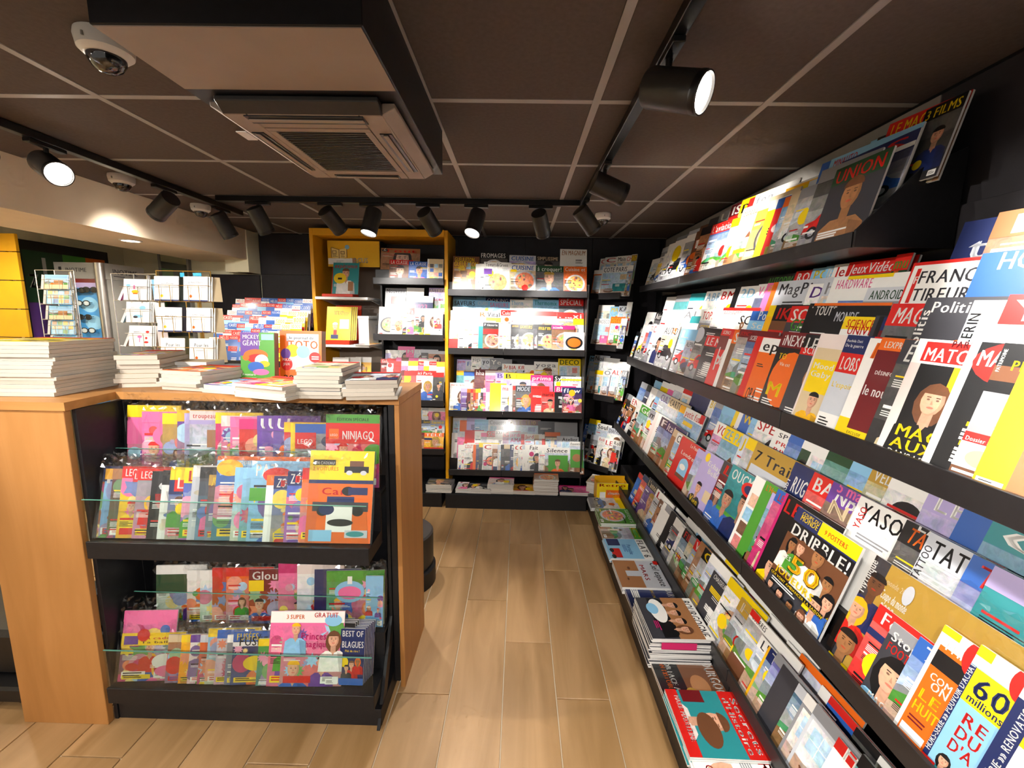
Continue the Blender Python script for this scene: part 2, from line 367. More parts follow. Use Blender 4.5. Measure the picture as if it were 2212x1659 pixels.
spot(LT % 'at the left edge, lens glowing, above the beige beam', -2.03, 1.93, (.80, -.38, -.42), 45*K, size=75)
spot(LT % 'on the left track between two dome cameras', -2.03, 2.55, (-.75, .25, -.45), 22*K, size=80, blend=1)
spot(LT % 'at the far end of the left track beside a camera', -2.03, 3.02, (.22, .45, -.8), 22*K, size=70)
BD = [(-1.67, (.2, .5, -.85), 38), (-1.21, (.3, .70, -.58), 65), (-.945, (-.15, -.28, -.9), 55), (-.59, (.3, .70, -.56), 80), (-.285, (-.2, -.42, -.85), 60), (.12, (.22, .62, -.58), 78)]
BL = ['leftmost on the rear track', 'on the rear track left of the yellow bay sign', 'with lit lens before the yellow bay', 'on the rear track right of the yellow bay middle', 'with lit lens in the middle of the rear track', 'rightmost on the rear track']
for (x, d, p), lb in zip(BD, BL): spot(LT % lb, x, 2.84, d, p*K, along='x', size=62)
spot(LT % 'large with lit lens, nearest on the right track', .38, 1.255, (.74, -.60, -.36), 95*K, size=80)
spot(LT % 'second nearest on the right track, aimed at the top shelf', .38, 2.11, (.80, .12, -.28), 60*K, size=62)
spot(LT % 'farthest on the right track next to a dome camera', .38, 2.72, (.62, .34, -.66), 75*K, size=70)
for i, (y, d, p) in enumerate([(.45, (.50, .05, -.80), 60), (-.35, (.25, .5, -.8), 70), (-1.1, (-.40, .72, -.58), 170)]):  # unseen spots added to light the right rack and counter front
    spot('added unseen black cylinder spotlight on the right track behind the viewer, %s' % ORD[i], .38, y, d, p*K, size=75)
for i, (y, d, p) in enumerate([(1.25, (.86, .12, -.40), 105), (.45, (.38, .78, -.46), 85), (-.35, (.86, .15, -.46), 80), (-1.0, (.45, .75, -.5), 150)]):  # unseen spots added for frontal light on the right rack and counter
    spot('added unseen black cylinder spotlight on the left track beyond the frame, %s' % ORD[i], -2.03, y, d, p*K, size=62)
spot('added unseen black cylinder spotlight on the left track just out of frame', -2.03, 1.62, (-.12, .85, -.42), 48*K, size=60)  # unseen spot added to light the card racks
for i, (dx, dy) in enumerate(((-2.72, 1.5), (-2.72, .4))):  # unseen beam downlights added to brighten the left area
    t = thing('downlight', 'added unseen round recessed downlight in the beam out of frame, %s' % ORD[i], 'downlight', (dx, dy, 2.088))
    part_at(t, B().lathe([(.062, 0), (.062, -.004), (.05, -.006), (.048, 0)], (dx, dy, 2.09), (0, 0, 1), 28, False).obj('ring', 'white', None, 0, True))
    part_at(t, B().lathe([(.047, -.002), (.047, -.003)], (dx, dy, 2.09), (0, 0, 1), 28).obj('diffuser', 'led'))
    l = bpy.data.lights.new('downlight_lamp', 'SPOT'); l.energy = 40; l.spot_size = 2.6; l.spot_blend = .6; l.shadow_soft_size = .045; l.color = (1, .9, .74)
    lo = link(bpy.data.objects.new('downlight_lamp', l), t); lo.location = (0, 0, -.012)
for i, (dx, dy) in enumerate(((-3.35, 1.2), (-3.35, 2.4))):  # unseen ceiling downlights added as fill for the left wall and cards
    t = thing('downlight', 'added unseen round recessed downlight in the pale left ceiling, %s' % ('near' if i == 0 else 'far'), 'downlight', (dx, dy, 2.298))
    part_at(t, B().lathe([(.062, 0), (.062, -.004), (.05, -.006), (.048, 0)], (dx, dy, 2.30), (0, 0, 1), 28, False).obj('ring', 'white', None, 0, True))
    part_at(t, B().lathe([(.047, -.002), (.047, -.003)], (dx, dy, 2.30), (0, 0, 1), 28).obj('diffuser', 'led'))
    l = bpy.data.lights.new('downlight_lamp', 'SPOT'); l.energy = 55; l.spot_size = 2.7; l.spot_blend = .6; l.shadow_soft_size = .045; l.color = (1, .9, .74)
    lo = link(bpy.data.objects.new('downlight_lamp', l), t); lo.location = (0, 0, -.012)
# ------------------------------------------------------------------ dome cameras
def dome(px, py, s, lab):
    q = atz(px, py, CEIL-.005); t = thing('dome_camera', lab, 'security camera', (q.x, q.y, CEIL), 'ceiling dome cameras')
    c = (q.x, q.y, CEIL-.001)
    part_at(t, B().lathe([(.058*s, 0), (.060*s, -.012*s), (.056*s, -.036*s), (.045*s, -.046*s), (.040*s, -.047*s)], c, (0, 0, 1), 32).obj('housing', 'white', None, 0, True))
    part_at(t, B().lathe([(.040*s, -.045*s), (.039*s, -.056*s), (.030*s, -.072*s), (.016*s, -.081*s), (.0005, -.083*s)], c, (0, 0, 1), 28).obj('dome', 'dome', None, 0, True))
    part_at(t, B().lathe([(.030*s, -.046*s), (.026*s, -.058*s), (.012*s, -.064*s)], c, (0, 0, 1), 20).obj('camera_module', 'dark', None, 0, True))
    part_at(t, B().lathe([(.011*s, 0), (.011*s, .018*s), (.007*s, .019*s)], (q.x+.006*s, q.y-.008*s, CEIL-.055*s), (.3, -.6, -.7), 16).obj('camera_lens', 'steel', None, 0, True))
    part_at(t, B().box(q.x-.002, q.y-.062*s, CEIL-.03*s, q.x+.002, q.y-.056*s, CEIL-.02*s).obj('screw_notch', 'grey'))
dome(226, 84, 1.08, 'large white dome camera nearest, beside the dark bulkhead')
dome(262, 381, 1.0, 'white dome camera above the beige beam, left of a spotlight')
dome(433, 444, 1.0, 'white dome camera at the far left, half behind a spotlight')
dome(1303, 463, .95, 'white dome camera above the corner between rear and right racks')
# ------------------------------------------------------------------ racks
class Fr:
    """frame of a rack: o origin, a along (viewer's right), d depth away from the viewer"""
    def __init__(s, o, a, d): s.o, s.a, s.d = Vector(o), Vector(a).normalized(), Vector(d).normalized()
    def pt(s, al, p, z): return s.o + s.a*al + s.d*p + Vector((0, 0, z))
FR = Fr((0, 0, 0), (0, -1, 0), (1, 0, 0))
FB = Fr((0, 0, 0), (1, 0, 0), (0, 1, 0))
FC = Fr((.60, 3.99, 0), (1, -1, 0), (1, 1, 0))
class Row:
    def __init__(s, fr, p0, top, n, dp, dz, tilt, pb, lip=.055): s.fr, s.p0, s.top, s.n, s.dp, s.dz, s.t, s.pb, s.lip = fr, p0, top, n, dp, dz, math.radians(tilt), pb, lip
    def base(s, k): return s.p0 + .012 + s.dp*k, s.top - .028 + s.dz*k
    def frame(s, k):
        p, z = s.base(k); fr = s.fr
        up = fr.d*math.sin(s.t) + Vector((0, 0, math.cos(s.t))); back = fr.d*math.cos(s.t) - Vector((0, 0, math.sin(s.t)))
        return fr.pt(0, p, z), fr.a, up, back
    def build(s, root, a0, a1, splits=()):
        zb = s.top - s.lip; prof = [(s.p0+.003, zb)]
        for k in range(s.n):
            p, z = s.base(k)
            prof += [(s.p0+.003 if k == 0 else p-.006, z-.003), (p-.006+s.dp if k < s.n-1 else s.pb, z-.003)]
        prof += [(s.pb, zb)]
        o = part_at(root, B().prism(prof, lambda q, t: s.fr.pt(t, q[0], q[1]), a0, a1).obj('shelf', 'shelf'))
        cuts = [a0, *splits, a1]
        for u, v in zip(cuts[:-1], cuts[1:]):
            P = [s.fr.pt(x, p, z) for z in (zb-.004, s.top) for x, p in ((u+.001, s.p0-.009), (v-.001, s.p0-.009), (v-.001, s.p0+.002), (u+.001, s.p0+.002))]
            part_at(root, B().quad_box(P).obj('shelf_lip', 'shelf', None, .0015))
def fbox(fr, a0, a1, p0, p1, z0, z1, b=None):
    b = b or B()
    return b.quad_box([fr.pt(x, p, z) for z in (z0, z1) for x, p in ((a0, p0), (a1, p0), (a1, p1), (a0, p1))])
RR = {1: Row(FR, 1.0, 1.892, 3, .07, .085, 14, 1.29, .042), 2: Row(FR, .93, 1.312, 4, .06, .105, 14, 1.29, .06), 3: Row(FR, .85, .745, 3, .075, .10, 17, 1.27, .055), 4: Row(FR, .84, .29, 2, .075, .09, 19, 1.27, .05)}
bays = [(-3.67, -2.77, 'farthest bay of the right-hand black magazine rack, by the corner'), (-2.77, -1.49, 'middle bay of the right-hand black magazine rack'), (-1.49, -.21, 'near bay of the right-hand black magazine rack, without top shelf'), (-.21, 1.07, 'right-hand black magazine rack bay beside the viewer, beyond the frame')]
for a0, a1, lb in bays:
    t = thing('magazine_rack', lb, 'rack', (1.0, -(a0+a1)/2, 0), 'bays of the right-hand rack')
    part_at(t, fbox(FR, a0+.001, a1-.001, 1.29, 1.303, 0, 1.97).obj('back_panel', 'panel', None, .001))
    part_at(t, fbox(FR, a0+.001, a1-.001, .617, 1.27, .0, .15).obj('base', 'black', None, .002))
    part_at(t, fbox(FR, a0+.001, a1-.001, .612, .617, .09, .158).obj('base_lip', 'shelf', None, .001))
    part_at(t, fbox(FR, a0+.001, a1-.001, .845, 1.27, .151, .235).obj('riser', 'black', None, .002))
    for k in (1, 2, 3, 4):
        if k == 1 and a1 > -1: continue
        RR[k].build(t, a0+.001, -1.36 if k == 1 and a1 == -1.49 else a1-.001)
        if k == 1 and a1 == -1.49:
            part_at(t, B().prism([(.995, 1.846), (.995, 1.895), (1.16, 2.07), (1.285, 2.13), (1.285, 1.846)], lambda q, s_: FR.pt(s_, q[0], q[1]), -1.359, -1.350).obj('end_bracket', 'black'))
RB = {1: Row(FB, 3.65, 1.845, 2, .06, .095, 12, 3.97, .05), 2: Row(FB, 3.65, 1.357, 4, .055, .085, 14, 3.97, .05), 3: Row(FB, 3.65, .815, 3, .06, .10, 15, 3.97, .05), 4: Row(FB, 3.64, .285, 3, .065, .105, 16, 3.97, .05)}
t = thing('magazine_rack', 'wide black magazine rack on the rear wall with four sloping shelves', 'rack', (0, 3.8, 0))
part_at(t, fbox(FB, -.60, .57, 3.97, 3.985, 0, 2.0).obj('back_panel', 'panel', None, .001))
part_at(t, fbox(FB, -.60, .60, 3.475, 3.97, .0, .125).obj('base', 'black', None, .002))
part_at(t, fbox(FB, -.60, -.005, 3.468, 3.475, .0, .12).obj('plinth_board', 'black', None, .001))
part_at(t, fbox(FB, -.003, .60, 3.468, 3.475, .0, .12).obj('plinth_board', 'black', None, .001))
part_at(t, fbox(FB, .563, .575, 3.66, 3.97, .126, 1.9).obj('side_panel', 'shelf', None, .001))
for k in RB: RB[k].build(t, -.60, .56, (-.13,) if k > 1 else ())
RC = {1: Row(FC, -.02, 1.845, 2, .05, .10, 12, .185, .05), 2: Row(FC, -.04, 1.40, 2, .06, .11, 13, .185, .05), 3: Row(FC, -.03, .95, 2, .06, .11, 14, .185, .05), 4: Row(FC, -.06, .31, 2, .06, .11, 15, .185, .05)}
t = thing('magazine_rack', 'narrow black corner rack set diagonally between rear and right racks', 'rack', (.95, 3.95, 0))
part_at(t, fbox(FC, .02, .36, .185, .195, 0, 2.0).obj('back_panel', 'panel', None, .001))
part_at(t, B().prism([(.602, 3.5), (.616, 3.485), (.616, 3.72), (.88, 3.72), (1.0, 3.85), (.82, 4.02), (.62, 3.9), (.602, 3.9)], lambda q, z: (q[0], q[1], z), 0, .13).obj('base', 'black'))
for k in RC: RC[k].build(t, .0, .37)
# yellow framed bay
RL = {1: Row(FB, 3.66, 1.93, 2, .055, .10, 12, 4.05, .05), 2: Row(FB, 3.62, 1.465, 3, .055, .10, 14, 4.05, .05), 3: Row(FB, 3.62, .905, 4, .055, .085, 14, 4.05, .05), 4: Row(FB, 3.62, .475, 3, .06, .10, 15, 4.05, .05)}
t = thing('display_bay', 'yellow framed display bay with white shelves left and dark shelves right', 'display', (-1.15, 3.85, 0))
for nm, bx in (('frame_post', (-1.745, 3.66, 0, -1.715, 4.12, 2.318)), ('frame_post', (-.632, 3.68, 0, -.604, 4.12, 2.318)), ('frame_top', (-1.715, 3.66, 2.262, -.632, 4.12, 2.318))):
    part_at(t, B().box(*bx).obj(nm, 'yellow', None, .002))
part_at(t, B().box(-1.245, 3.9, 0, -1.228, 4.06, 2.26).obj('divider', 'shelf', None, .001))
part_at(t, B().box(-1.228, 4.06, .13, -.632, 4.075, 2.26).obj('back_panel', 'panel', None, .001))
part_at(t, B().box(-1.715, 4.09, .13, -1.245, 4.105, 2.26).obj('back_panel', 'acbeige', None, .001))
for z in (1.765, 1.365, .95):
    part_at(t, B().box(-1.714, 3.64, z-.022, -1.27, 4.09, z).obj('shelf', 'whitem', None, .003))
    for x in (-1.705, -1.285): part_at(t, B().prism([(3.75, z-.023), (4.09, z-.023), (4.09, z-.075)], lambda q, u: (u, q[0], q[1]), x, x+.008).obj('bracket', 'whitem'))
part_at(t, B().box(-1.714, 3.48, 0, -.633, 4.05, .125).obj('base', 'black', None, .002))
for k in RL: RL[k].build(t, -1.225 if k < 3 else -1.225, -.634)
# yellow sign in the bay
p0, p1 = aty(640+345/5.183, 480+205/5.183, 3.8), aty(640+935/5.183, 480+505/5.183, 3.8)
SG = (p0.x, p1.z, p1.x, p0.z)
# ------------------------------------------------------------------ central counter
CT = 1.300
t = thing('counter', 'beech and black counter with two tiers of glass-fronted shelves', 'counter', (-1.1, 1.75, 0))
part_at(t, B().prism([(-1.95, 1.44), (-1.575, 1.44), (-1.60, 1.66), (-.468, 1.66), (-.468, 2.06), (-2.6, 2.06), (-2.6, 1.44)], lambda q, z: (q[0], q[1], z), CT-.03, CT).obj('worktop', 'beecht'))
part_at(t, B().box(-1.93, 1.45, 0.0, -1.592, 1.475, CT-.031).obj('end_panel', 'beech', None, .0015))
part_at(t, B().box(-1.592, 1.66, 0.0, -1.575, 2.05, CT-.031).obj('side_panel', 'black', None, .001))
part_at(t, B().box(-.49, 1.665, 0.0, -.470, 2.05, CT-.031).obj('side_panel', 'beech', None, .0015))
part_at(t, B().box(-1.574, 2.03, 0.0, -.491, 2.05, CT-.031).obj('back_panel', 'black', None, .001))
part_at(t, B().box(-.515, 1.665, 0.03, -.491, 2.028, CT-.031).obj('side_panel', 'black', None, .001))
part_at(t, B().box(-1.574, 1.48, 0.0, -.516, 2.028, .075).obj('plinth', 'black', None, .002))
part_at(t, B().prism([(1.46, .0), (1.52, .0), (1.69, .30), (1.69, CT-.04), (1.66, CT-.04), (1.66, .35)], lambda q, x: (x, q[0], q[1]), -.530, -.518).obj('gable', 'black'))
part_at(t, B().box(-1.591, 1.476, 0, -1.576, 1.659, CT-.031).obj('gable', 'black', None, .001))
KID = {}
for i, (z, dz) in enumerate(((.775, .17), (.165, .17))):
    # stepped tray with front board
    yb = 2.028
    prof = [(1.455, z-.055), (1.455, z), (1.585, z), (1.585, z+dz-.005), (1.76, z+dz-.005), (1.76, z+dz-.02), (1.60, z+dz-.02), (1.60, z-.02), (1.60, z-.055)]
    part_at(t, B().prism(prof, lambda q, x: (x, q[0], q[1]), -1.574, -.531).obj('shelf_tray', 'black'))
    part_at(t, B().box(-1.574, 1.444, z-.062, -.531, 1.454, z+.004).obj('front_board', 'black', None, .001))
    g = part_at(t, B().box(-1.57, 1.447, z+.005, -.535, 1.452, z+.165).obj('glass_front', 'glass'))
    B().box(-1.57, 1.447, z+.1652, -.535, 1.452, z+.1672).obj('glass_edge', 'glassedge', g)
    g = part_at(t, B().box(-1.56, 1.590, z+dz-.004, -.545, 1.594, z+dz+.145).obj('glass_front', 'glass'))
    B().box(-1.56, 1.590, z+dz+.1452, -.545, 1.594, z+dz+.1467).obj('glass_edge', 'glassedge', g)
    kf = Fr((0, 0, 0), (1, 0, 0), (0, 1, 0))
    KID[i] = (z, dz)
# dark furniture glimpsed behind the counter
t = thing('wheeled_stand', 'black stand foot on the floor left of the counter panel', 'stand', (-2.45, 1.85, 0))
q = atz(30, 1545, 0)
part_at(t, B().box(q.x-.5, q.y+.02, .03, q.x+.05, q.y+.5, .10).obj('base', 'black', None, .01))
part_at(t, B().box(q.x-.5, q.y+.08, .10, q.x+.02, q.y+.46, .30).obj('body', 'black', None, .02))
for x in (q.x-.02, q.x-.4):
    part_at(t, B().lathe([(.012, -.012), (.014, -.01), (.014, .01), (.012, .012)], (x, q.y+.06, .014), (1, 0, 0), 16).obj('castor', 'dark', None, 0, True))
t = thing('display_drum', 'dark rounded display foot peeking out behind the counter end', 'display', (-.62, 2.5, 0))
part_at(t, B().lathe([(.20, 0), (.20, .10), (.19, .11)], (-.69, 2.45, 0), (0, 0, 1), 36).obj('foot', 'black', None, 0, True))
part_at(t, B().lathe([(.19, .111), (.195, .13), (.195, .31), (.185, .32)], (-.70, 2.46, 0), (0, 0, 1), 36).obj('drum', 'lampb', None, 0, True))
# ------------------------------------------------------------------ printed covers as vector shapes
PAL = {k: hx(v) for k, v in dict(w='f2f0ea', k='141416', r='d4221c', o='ea6a14', y='f5d20c', g='4f9a34', b='2f62b4', n='1d2a5c', c='8cc4e6', p='ef6fa4', m='c8246e', v='6a3f96', t='d9c39c',
       s='e0a98a', e='8f9094', d='3a3a40', h='6e452c', l='c9cdd4', q='2c8f94', a='b8923a', f='20492c', x='6e161c', j='f7b71a', z='b6a8d8', i='e9d9d2', u='a8744a').items()}
CNAME = dict(w='white', k='black', r='red', o='orange', y='yellow', g='green', b='blue', n='navy', c='pale blue', p='pink', m='magenta', v='violet', t='beige', s='flesh-toned', e='grey', d='charcoal', h='brown', l='pale grey', q='teal', a='gold', f='dark green', x='maroon', j='amber', z='lilac', i='pale pink', u='tan')
GL = {}
def glyphs():
    chars = "ABCDEFGHIJKLMNOPQRSTUVWXYZabcdefghijklmnopqrstuvwxyz0123456789!?'&-+.,:/°»€ÉÈÊÀÔéèêçàôïù"
    for bold in (0, 1):
        for ch in chars:
            cu = bpy.data.curves.new('glyph', 'FONT'); cu.body = ch; cu.resolution_u = 2; cu.size = 1; cu.fill_mode = 'FRONT'
            ob = bpy.data.objects.new('glyph', cu); me = bpy.data.meshes.new_from_object(ob)
            v = np.array([x.co[:2] for x in me.vertices]).reshape(-1, 2); me.calc_loop_triangles()
            tr = np.array([x.vertices[:] for x in me.loop_triangles], int).reshape(-1, 3)
            if bold and len(v): tr = np.concatenate([tr, tr+len(v)]); v = np.concatenate([v, v+[.04, 0]])
            GL[ch, bold] = (v, tr, float(v[:, 0].max()) if len(v) else .3)
            bpy.data.meshes.remove(me); bpy.data.objects.remove(ob); bpy.data.curves.remove(cu)
glyphs()
def clip(P, W_, H_):
    for ax, lim, sg in ((0, 0, 1), (0, W_, -1), (1, 0, 1), (1, H_, -1)):
        out = []
        for i in range(len(P)):
            a, b = P[i-1], P[i]
            da, db = (a[ax]-lim)*sg, (b[ax]-lim)*sg
            if (da < 0) != (db < 0):
                t = da/(da-db); out.append((a[0]+(b[0]-a[0])*t, a[1]+(b[1]-a[1])*t))
            if db >= 0: out.append(b)
        P = out
        if len(P) < 3: return []
    return P
EPS = 4.5e-5
class Cover:
    def __init__(s, w, h, bg, seed=0):
        s.w, s.h, s.rnd = w, h, random.Random(seed); s.v, s.f, s.c, s.L = [], [], [], 0; s.a = []; s.ph = 0
        s.bg = bg
    def col(s, c): return PAL[c] if isinstance(c, str) else c
    def mix(s, a, b, t):
        a, b = s.col(a), s.col(b); return tuple(x+(y-x)*t for x, y in zip(a, b))
    def poly(s, P, c, new=True):
        """P in unit coords"""
        if new: s.L += 1
        P = [(x*s.w, y*s.h) for x, y in P]
        if any(x < 0 or x > s.w or y < 0 or y > s.h for x, y in P): P = clip(P, s.w, s.h)
        if len(P) < 3: return
        n = len(s.v); s.v += [(x, y, s.L) for x, y in P]; s.f.append(tuple(range(n, n+len(P)))); s.c.append(s.col(c)); s.a.append(s.ph)
    def rect(s, x0, y0, x1, y1, c): s.poly([(x0, y0), (x1, y0), (x1, y1), (x0, y1)], c)
    def ell(s, x, y, rx, ry, c, n=14, a0=0., a1=2*math.pi, rot=0):
        k = s.w/s.h; P = []
        for i in range(n):
            a = a0+(a1-a0)*i/(n if a1-a0 > 6.2 else n-1); dx, dy = rx*math.cos(a), ry*math.sin(a)
            if rot: dx, dy = dx*math.cos(rot)-dy*math.sin(rot)/k, dx*k*math.sin(rot)+dy*math.cos(rot)
            P.append((x+dx, y+dy))
        s.poly(P, c)
    def grad(s, x0, y0, x1, y1, a, b, n=6):
        s.L += 1
        for i in range(n):
            u, v = y0+(y1-y0)*i/n, y0+(y1-y0)*(i+1)/n
            s.poly([(x0, u), (x1, u), (x1, v), (x0, v)], s.mix(a, b, (i+.5)/n), False)
    def text(s, st, x, y, w=None, h=None, c='k', bold=1, rot=0, shear=0, hmax=.3, center=False):
        """x,y lower-left in unit coords; w width limit as unit of cover width, h cap height as unit of cover height"""
        V, T, X, n = [], [], 0., 0
        for ch in st:
            if ch == ' ': X += .3; continue
            g = GL.get((ch, bold))
            if g is None or not len(g[1]): X += .3; continue
            v = g[0] + [X, 0]; V.append(v); T.append(g[1]+n); n += len(v); X += g[2]+.055
        if not V: return
        V = np.concatenate(V); T = np.concatenate(T)
        cap = .73
        if w is not None:
            sx = w*s.w/max(X, .01); sy = (h*s.h/cap) if h else min(sx*1.25, hmax*s.h/cap)
            if not h and sx > sy*1.5: sx = sy*1.5
        else: sy = h*s.h/cap; sx = sy*.9
        V = V*[sx, sy]
        if shear: V[:, 0] += V[:, 1]*shear
        if center: V[:, 0] -= X*sx/2
        if rot:
            a = math.radians(rot); V = V @ np.array([[math.cos(a), math.sin(a)], [-math.sin(a), math.cos(a)]])
        V = V + [x*s.w, y*s.h]; s.L += 1; cc = s.col(c)
        ins = (V[:, 0] >= 0) & (V[:, 0] <= s.w) & (V[:, 1] >= 0) & (V[:, 1] <= s.h)
        if ins.all():
            n0 = len(s.v); s.v += [(a, b, s.L) for a, b in V.tolist()]; s.f += [(a+n0, b+n0, d+n0) for a, b, d in T.tolist()]; s.c += [cc]*len(T); s.a += [0]*len(T)
        else:
            for tr in T.tolist():
                P = clip([tuple(V[i]) for i in tr], s.w, s.h)
                if len(P) > 2:
                    n0 = len(s.v); s.v += [(a, b, s.L) for a, b in P]; s.f.append(tuple(range(n0, n0+len(P)))); s.c.append(cc); s.a.append(0)
    def lines(s, x, y, w, n, c, lh=.014, gap=.026):
        s.L += 1
        for i in range(n):
            ww = w*s.rnd.uniform(.55, 1); u = y-i*gap
            s.poly([(x, u), (x+ww, u), (x+ww, u+lh), (x, u+lh)], c, False)
    # ---- pictures
    def person(s, x, y, r, hair='h', top='d', skin='s', k=None):
        """head centred at x,y with radius r (unit of width)"""
        k = s.w/s.h; R = s.rnd
        s.poly([(x-r*2.3, y-r*5*k), (x-r*2.1, y-r*2.4*k), (x-r*1.2, y-r*1.75*k), (x+r*1.2, y-r*1.75*k), (x+r*2.1, y-r*2.4*k), (x+r*2.3, y-r*5*k)], top)
        if R.random() < .45: s.ell(x, y-r*.3*k, r*1.3, r*1.75*k, hair, 12)
        s.rect(x-r*.42, y-r*2*k, x+r*.42, y-r*.7*k, s.mix(skin, 'k', .18))
        s.ell(x, y, r*.86, r*1.15*k, s.mix(skin, 'h', .35), 14); s.ell(x-r*.13, y+r*.03*k, r*.72, r*1.08*k, skin, 14)
        s.poly([(x-r*.35, y-r*1.76*k), (x, y-r*2.5*k), (x+r*.35, y-r*1.76*k)], s.mix(skin, 'k', .12))
        s.poly([(x+r*.7, y-r*2.0*k), (x+r*2.1, y-r*2.4*k), (x+r*2.3, y-r*5*k), (x+r*1.2, y-r*5*k)], s.mix(top, 'k', .35))
        s.ell(x, y+r*.55*k, r*.92, r*.72*k, hair, 10, 0, math.pi)
        e = s.mix(skin, 'k', .75)
        s.ell(x-r*.34, y+r*.1*k, r*.13, r*.08*k, e, 6); s.ell(x+r*.34, y+r*.1*k, r*.13, r*.08*k, e, 6)
        s.poly([(x-r*.05, y+r*.1*k), (x+r*.12, y-r*.28*k), (x-r*.1, y-r*.28*k)], s.mix(skin, 'h', .4)); b_ = s.mix(hair, 'k', .3)
        s.rect(x-r*.5, y+r*.26*k, x-r*.18, y+r*.33*k, b_); s.rect(x+r*.18, y+r*.26*k, x+r*.5, y+r*.33*k, b_)
        s.ell(x, y-r*.52*k, r*.28, r*.09*k, s.mix(skin, 'r', .55), 7)
    def sty_n(s): pass
    def sty_f(s):
        R = s.rnd; s.grad(0, 0, 1, .86, s.mix(s.bg, 'k', .12), s.mix(s.bg, 'w', .12), 3)
        s.person(R.uniform(.45, .6), R.uniform(.5, .6), R.uniform(.16, .21), R.choice('hkhda'), R.choice('wdrnbkpt'), s.mix('s', R.choice('wh'), R.uniform(0, .35)))
        s.tx()
    def sty_g(s):
        R = s.rnd; s.grad(0, 0, 1, .8, s.mix(s.bg, 'k', .3), s.bg, 3)
        for i in range(R.randint(3, 5)):
            s.person(R.uniform(.12, .88), R.uniform(.2, .68), R.uniform(.08, .13), R.choice('hkd'), R.choice('wyrnbgk'), s.mix('s', 'h', R.uniform(0, .6)))
        s.tx()
    def sty_s(s):
        R = s.rnd; s.rect(0, 0, 1, .35, 'g'); s.grad(0, .35, 1, .84, s.mix(s.bg, 'k', .4), s.mix(s.bg, 'k', .1), 3)
        for i in range(3): s.person(.2+.3*i+R.uniform(-.06, .06), R.uniform(.4, .62), R.uniform(.1, .14), 'k', R.choice('ywrnb'), s.mix('s', 'h', R.uniform(.1, .7)))
        s.tx()
    def sty_d(s):
        R = s.rnd; s.grad(0, 0, 1, .84, s.mix(s.bg, R.choice('thel'), .5), s.bg, 3)
        x, y, r, k = R.uniform(.45, .55), R.uniform(.36, .44), R.uniform(.34, .42), s.w/s.h
        s.ell(x, y, r, r*k*.95, R.choice('wlde'), 22); s.ell(x, y, r*.82, r*k*.78, s.mix(R.choice('ojua'), 'w', .15), 18)
        for i in range(16):
            a, q = R.uniform(0, 6.28), r*.62*math.sqrt(R.random())
            s.ell(x+q*math.cos(a), y+q*k*math.sin(a), R.uniform(.03, .08), R.uniform(.02, .05), s.mix(R.choice('orjgyhx'), 'w', R.uniform(0, .3)), 7, rot=R.uniform(0, 3))
        s.tx()
    def sty_c(s):
        R = s.rnd; s.grad(0, 0, 1, .36, s.mix('e', 'k', .3), s.mix('e', 'w', .2), 3); s.grad(0, .36, 1, .84, s.mix(s.bg, 'w', .5), s.bg, 3)
        b = R.choice('rbnyrewk'); y = R.uniform(.24, .34)
        s.poly([(.02, y), (.05, y+.12), (.22, y+.15), (.36, y+.25), (.7, y+.25), (.86, y+.14), (.98, y+.1), (.98, y)], b)
        s.poly([(.29, y+.155), (.39, y+.225), (.52, y+.225), (.52, y+.155)], 'd'); s.poly([(.55, y+.155), (.55, y+.225), (.67, y+.225), (.78, y+.155)], 'd')
        for x in (.22, .78): s.ell(x, y, .105, .075, 'k', 14); s.ell(x, y, .06, .043, 'l', 10)
        s.rect(.03, y+.075, .12, y+.1, 'w'); s.tx()
    def sty_l(s):
        R = s.rnd; s.grad(0, .3, 1, .9, s.mix('c', 'w', .5), s.mix(s.bg, 'b', .35), 5)
        for i in range(3):
            y = .48-.12*i; P = [(0, 0)]+[(j/6, y+R.uniform(-.08, .09)) for j in range(7)]+[(1, 0)]
            for j in range(6): s.poly([(j/6, 0), ((j+1)/6, 0), P[j+2], P[j+1]], s.mix(['e', 'g', 'u'][i], R.choice('hwfq'), R.uniform(.15, .5)), j == 0)
        if R.random() < .6:
            x = R.uniform(.3, .7); s.rect(x, .2, x+.12, .5, s.mix('t', 'w', .4)); s.poly([(x-.02, .5), (x+.06, .6), (x+.14, .5)], 'h')
        s.tx()
    def sty_h(s):
        R = s.rnd; s.rect(.04, .05, .96, .8, s.mix(R.choice('tlic'), 'w', .4)); s.rect(.04, .05, .96, .25, s.mix('u', 'w', R.uniform(0, .4)))
        s.rect(.1, .42, .38, .74, s.mix('c', 'w', .3)); s.rect(.235, .42, .245, .74, 'w'); s.rect(.1, .57, .38, .58, 'w')
        c = R.choice('rogbqpe'); s.rect(.42, .16, .9, .32, c); s.rect(.42, .32, .9, .42, s.mix(c, 'k', .2)); s.rect(.5, .32, .64, .4, s.mix(c, 'w', .5))
        s.rect(.62, .55, .84, .72, s.mix(R.choice('kabr'), 'w', .3)); s.ell(.3, .18, .16, .05, 'h', 12); s.ell(.3, .22, .16, .05, s.mix('h', 'w', .3), 12)
        s.tx(.6)
    def sty_t(s):
        R = s.rnd
        for i in range(R.randint(3, 5)):
            y = R.uniform(.08, .72); c = s.contr(); s.lines(R.uniform(.08, .3), y, R.uniform(.35, .6), R.randint(2, 4), c, R.uniform(.012, .03), .04)
        if R.random() < .7: s.ell(R.uniform(.6, .8), R.uniform(.2, .5), .16, .11, R.choice('ryobm'), 16)
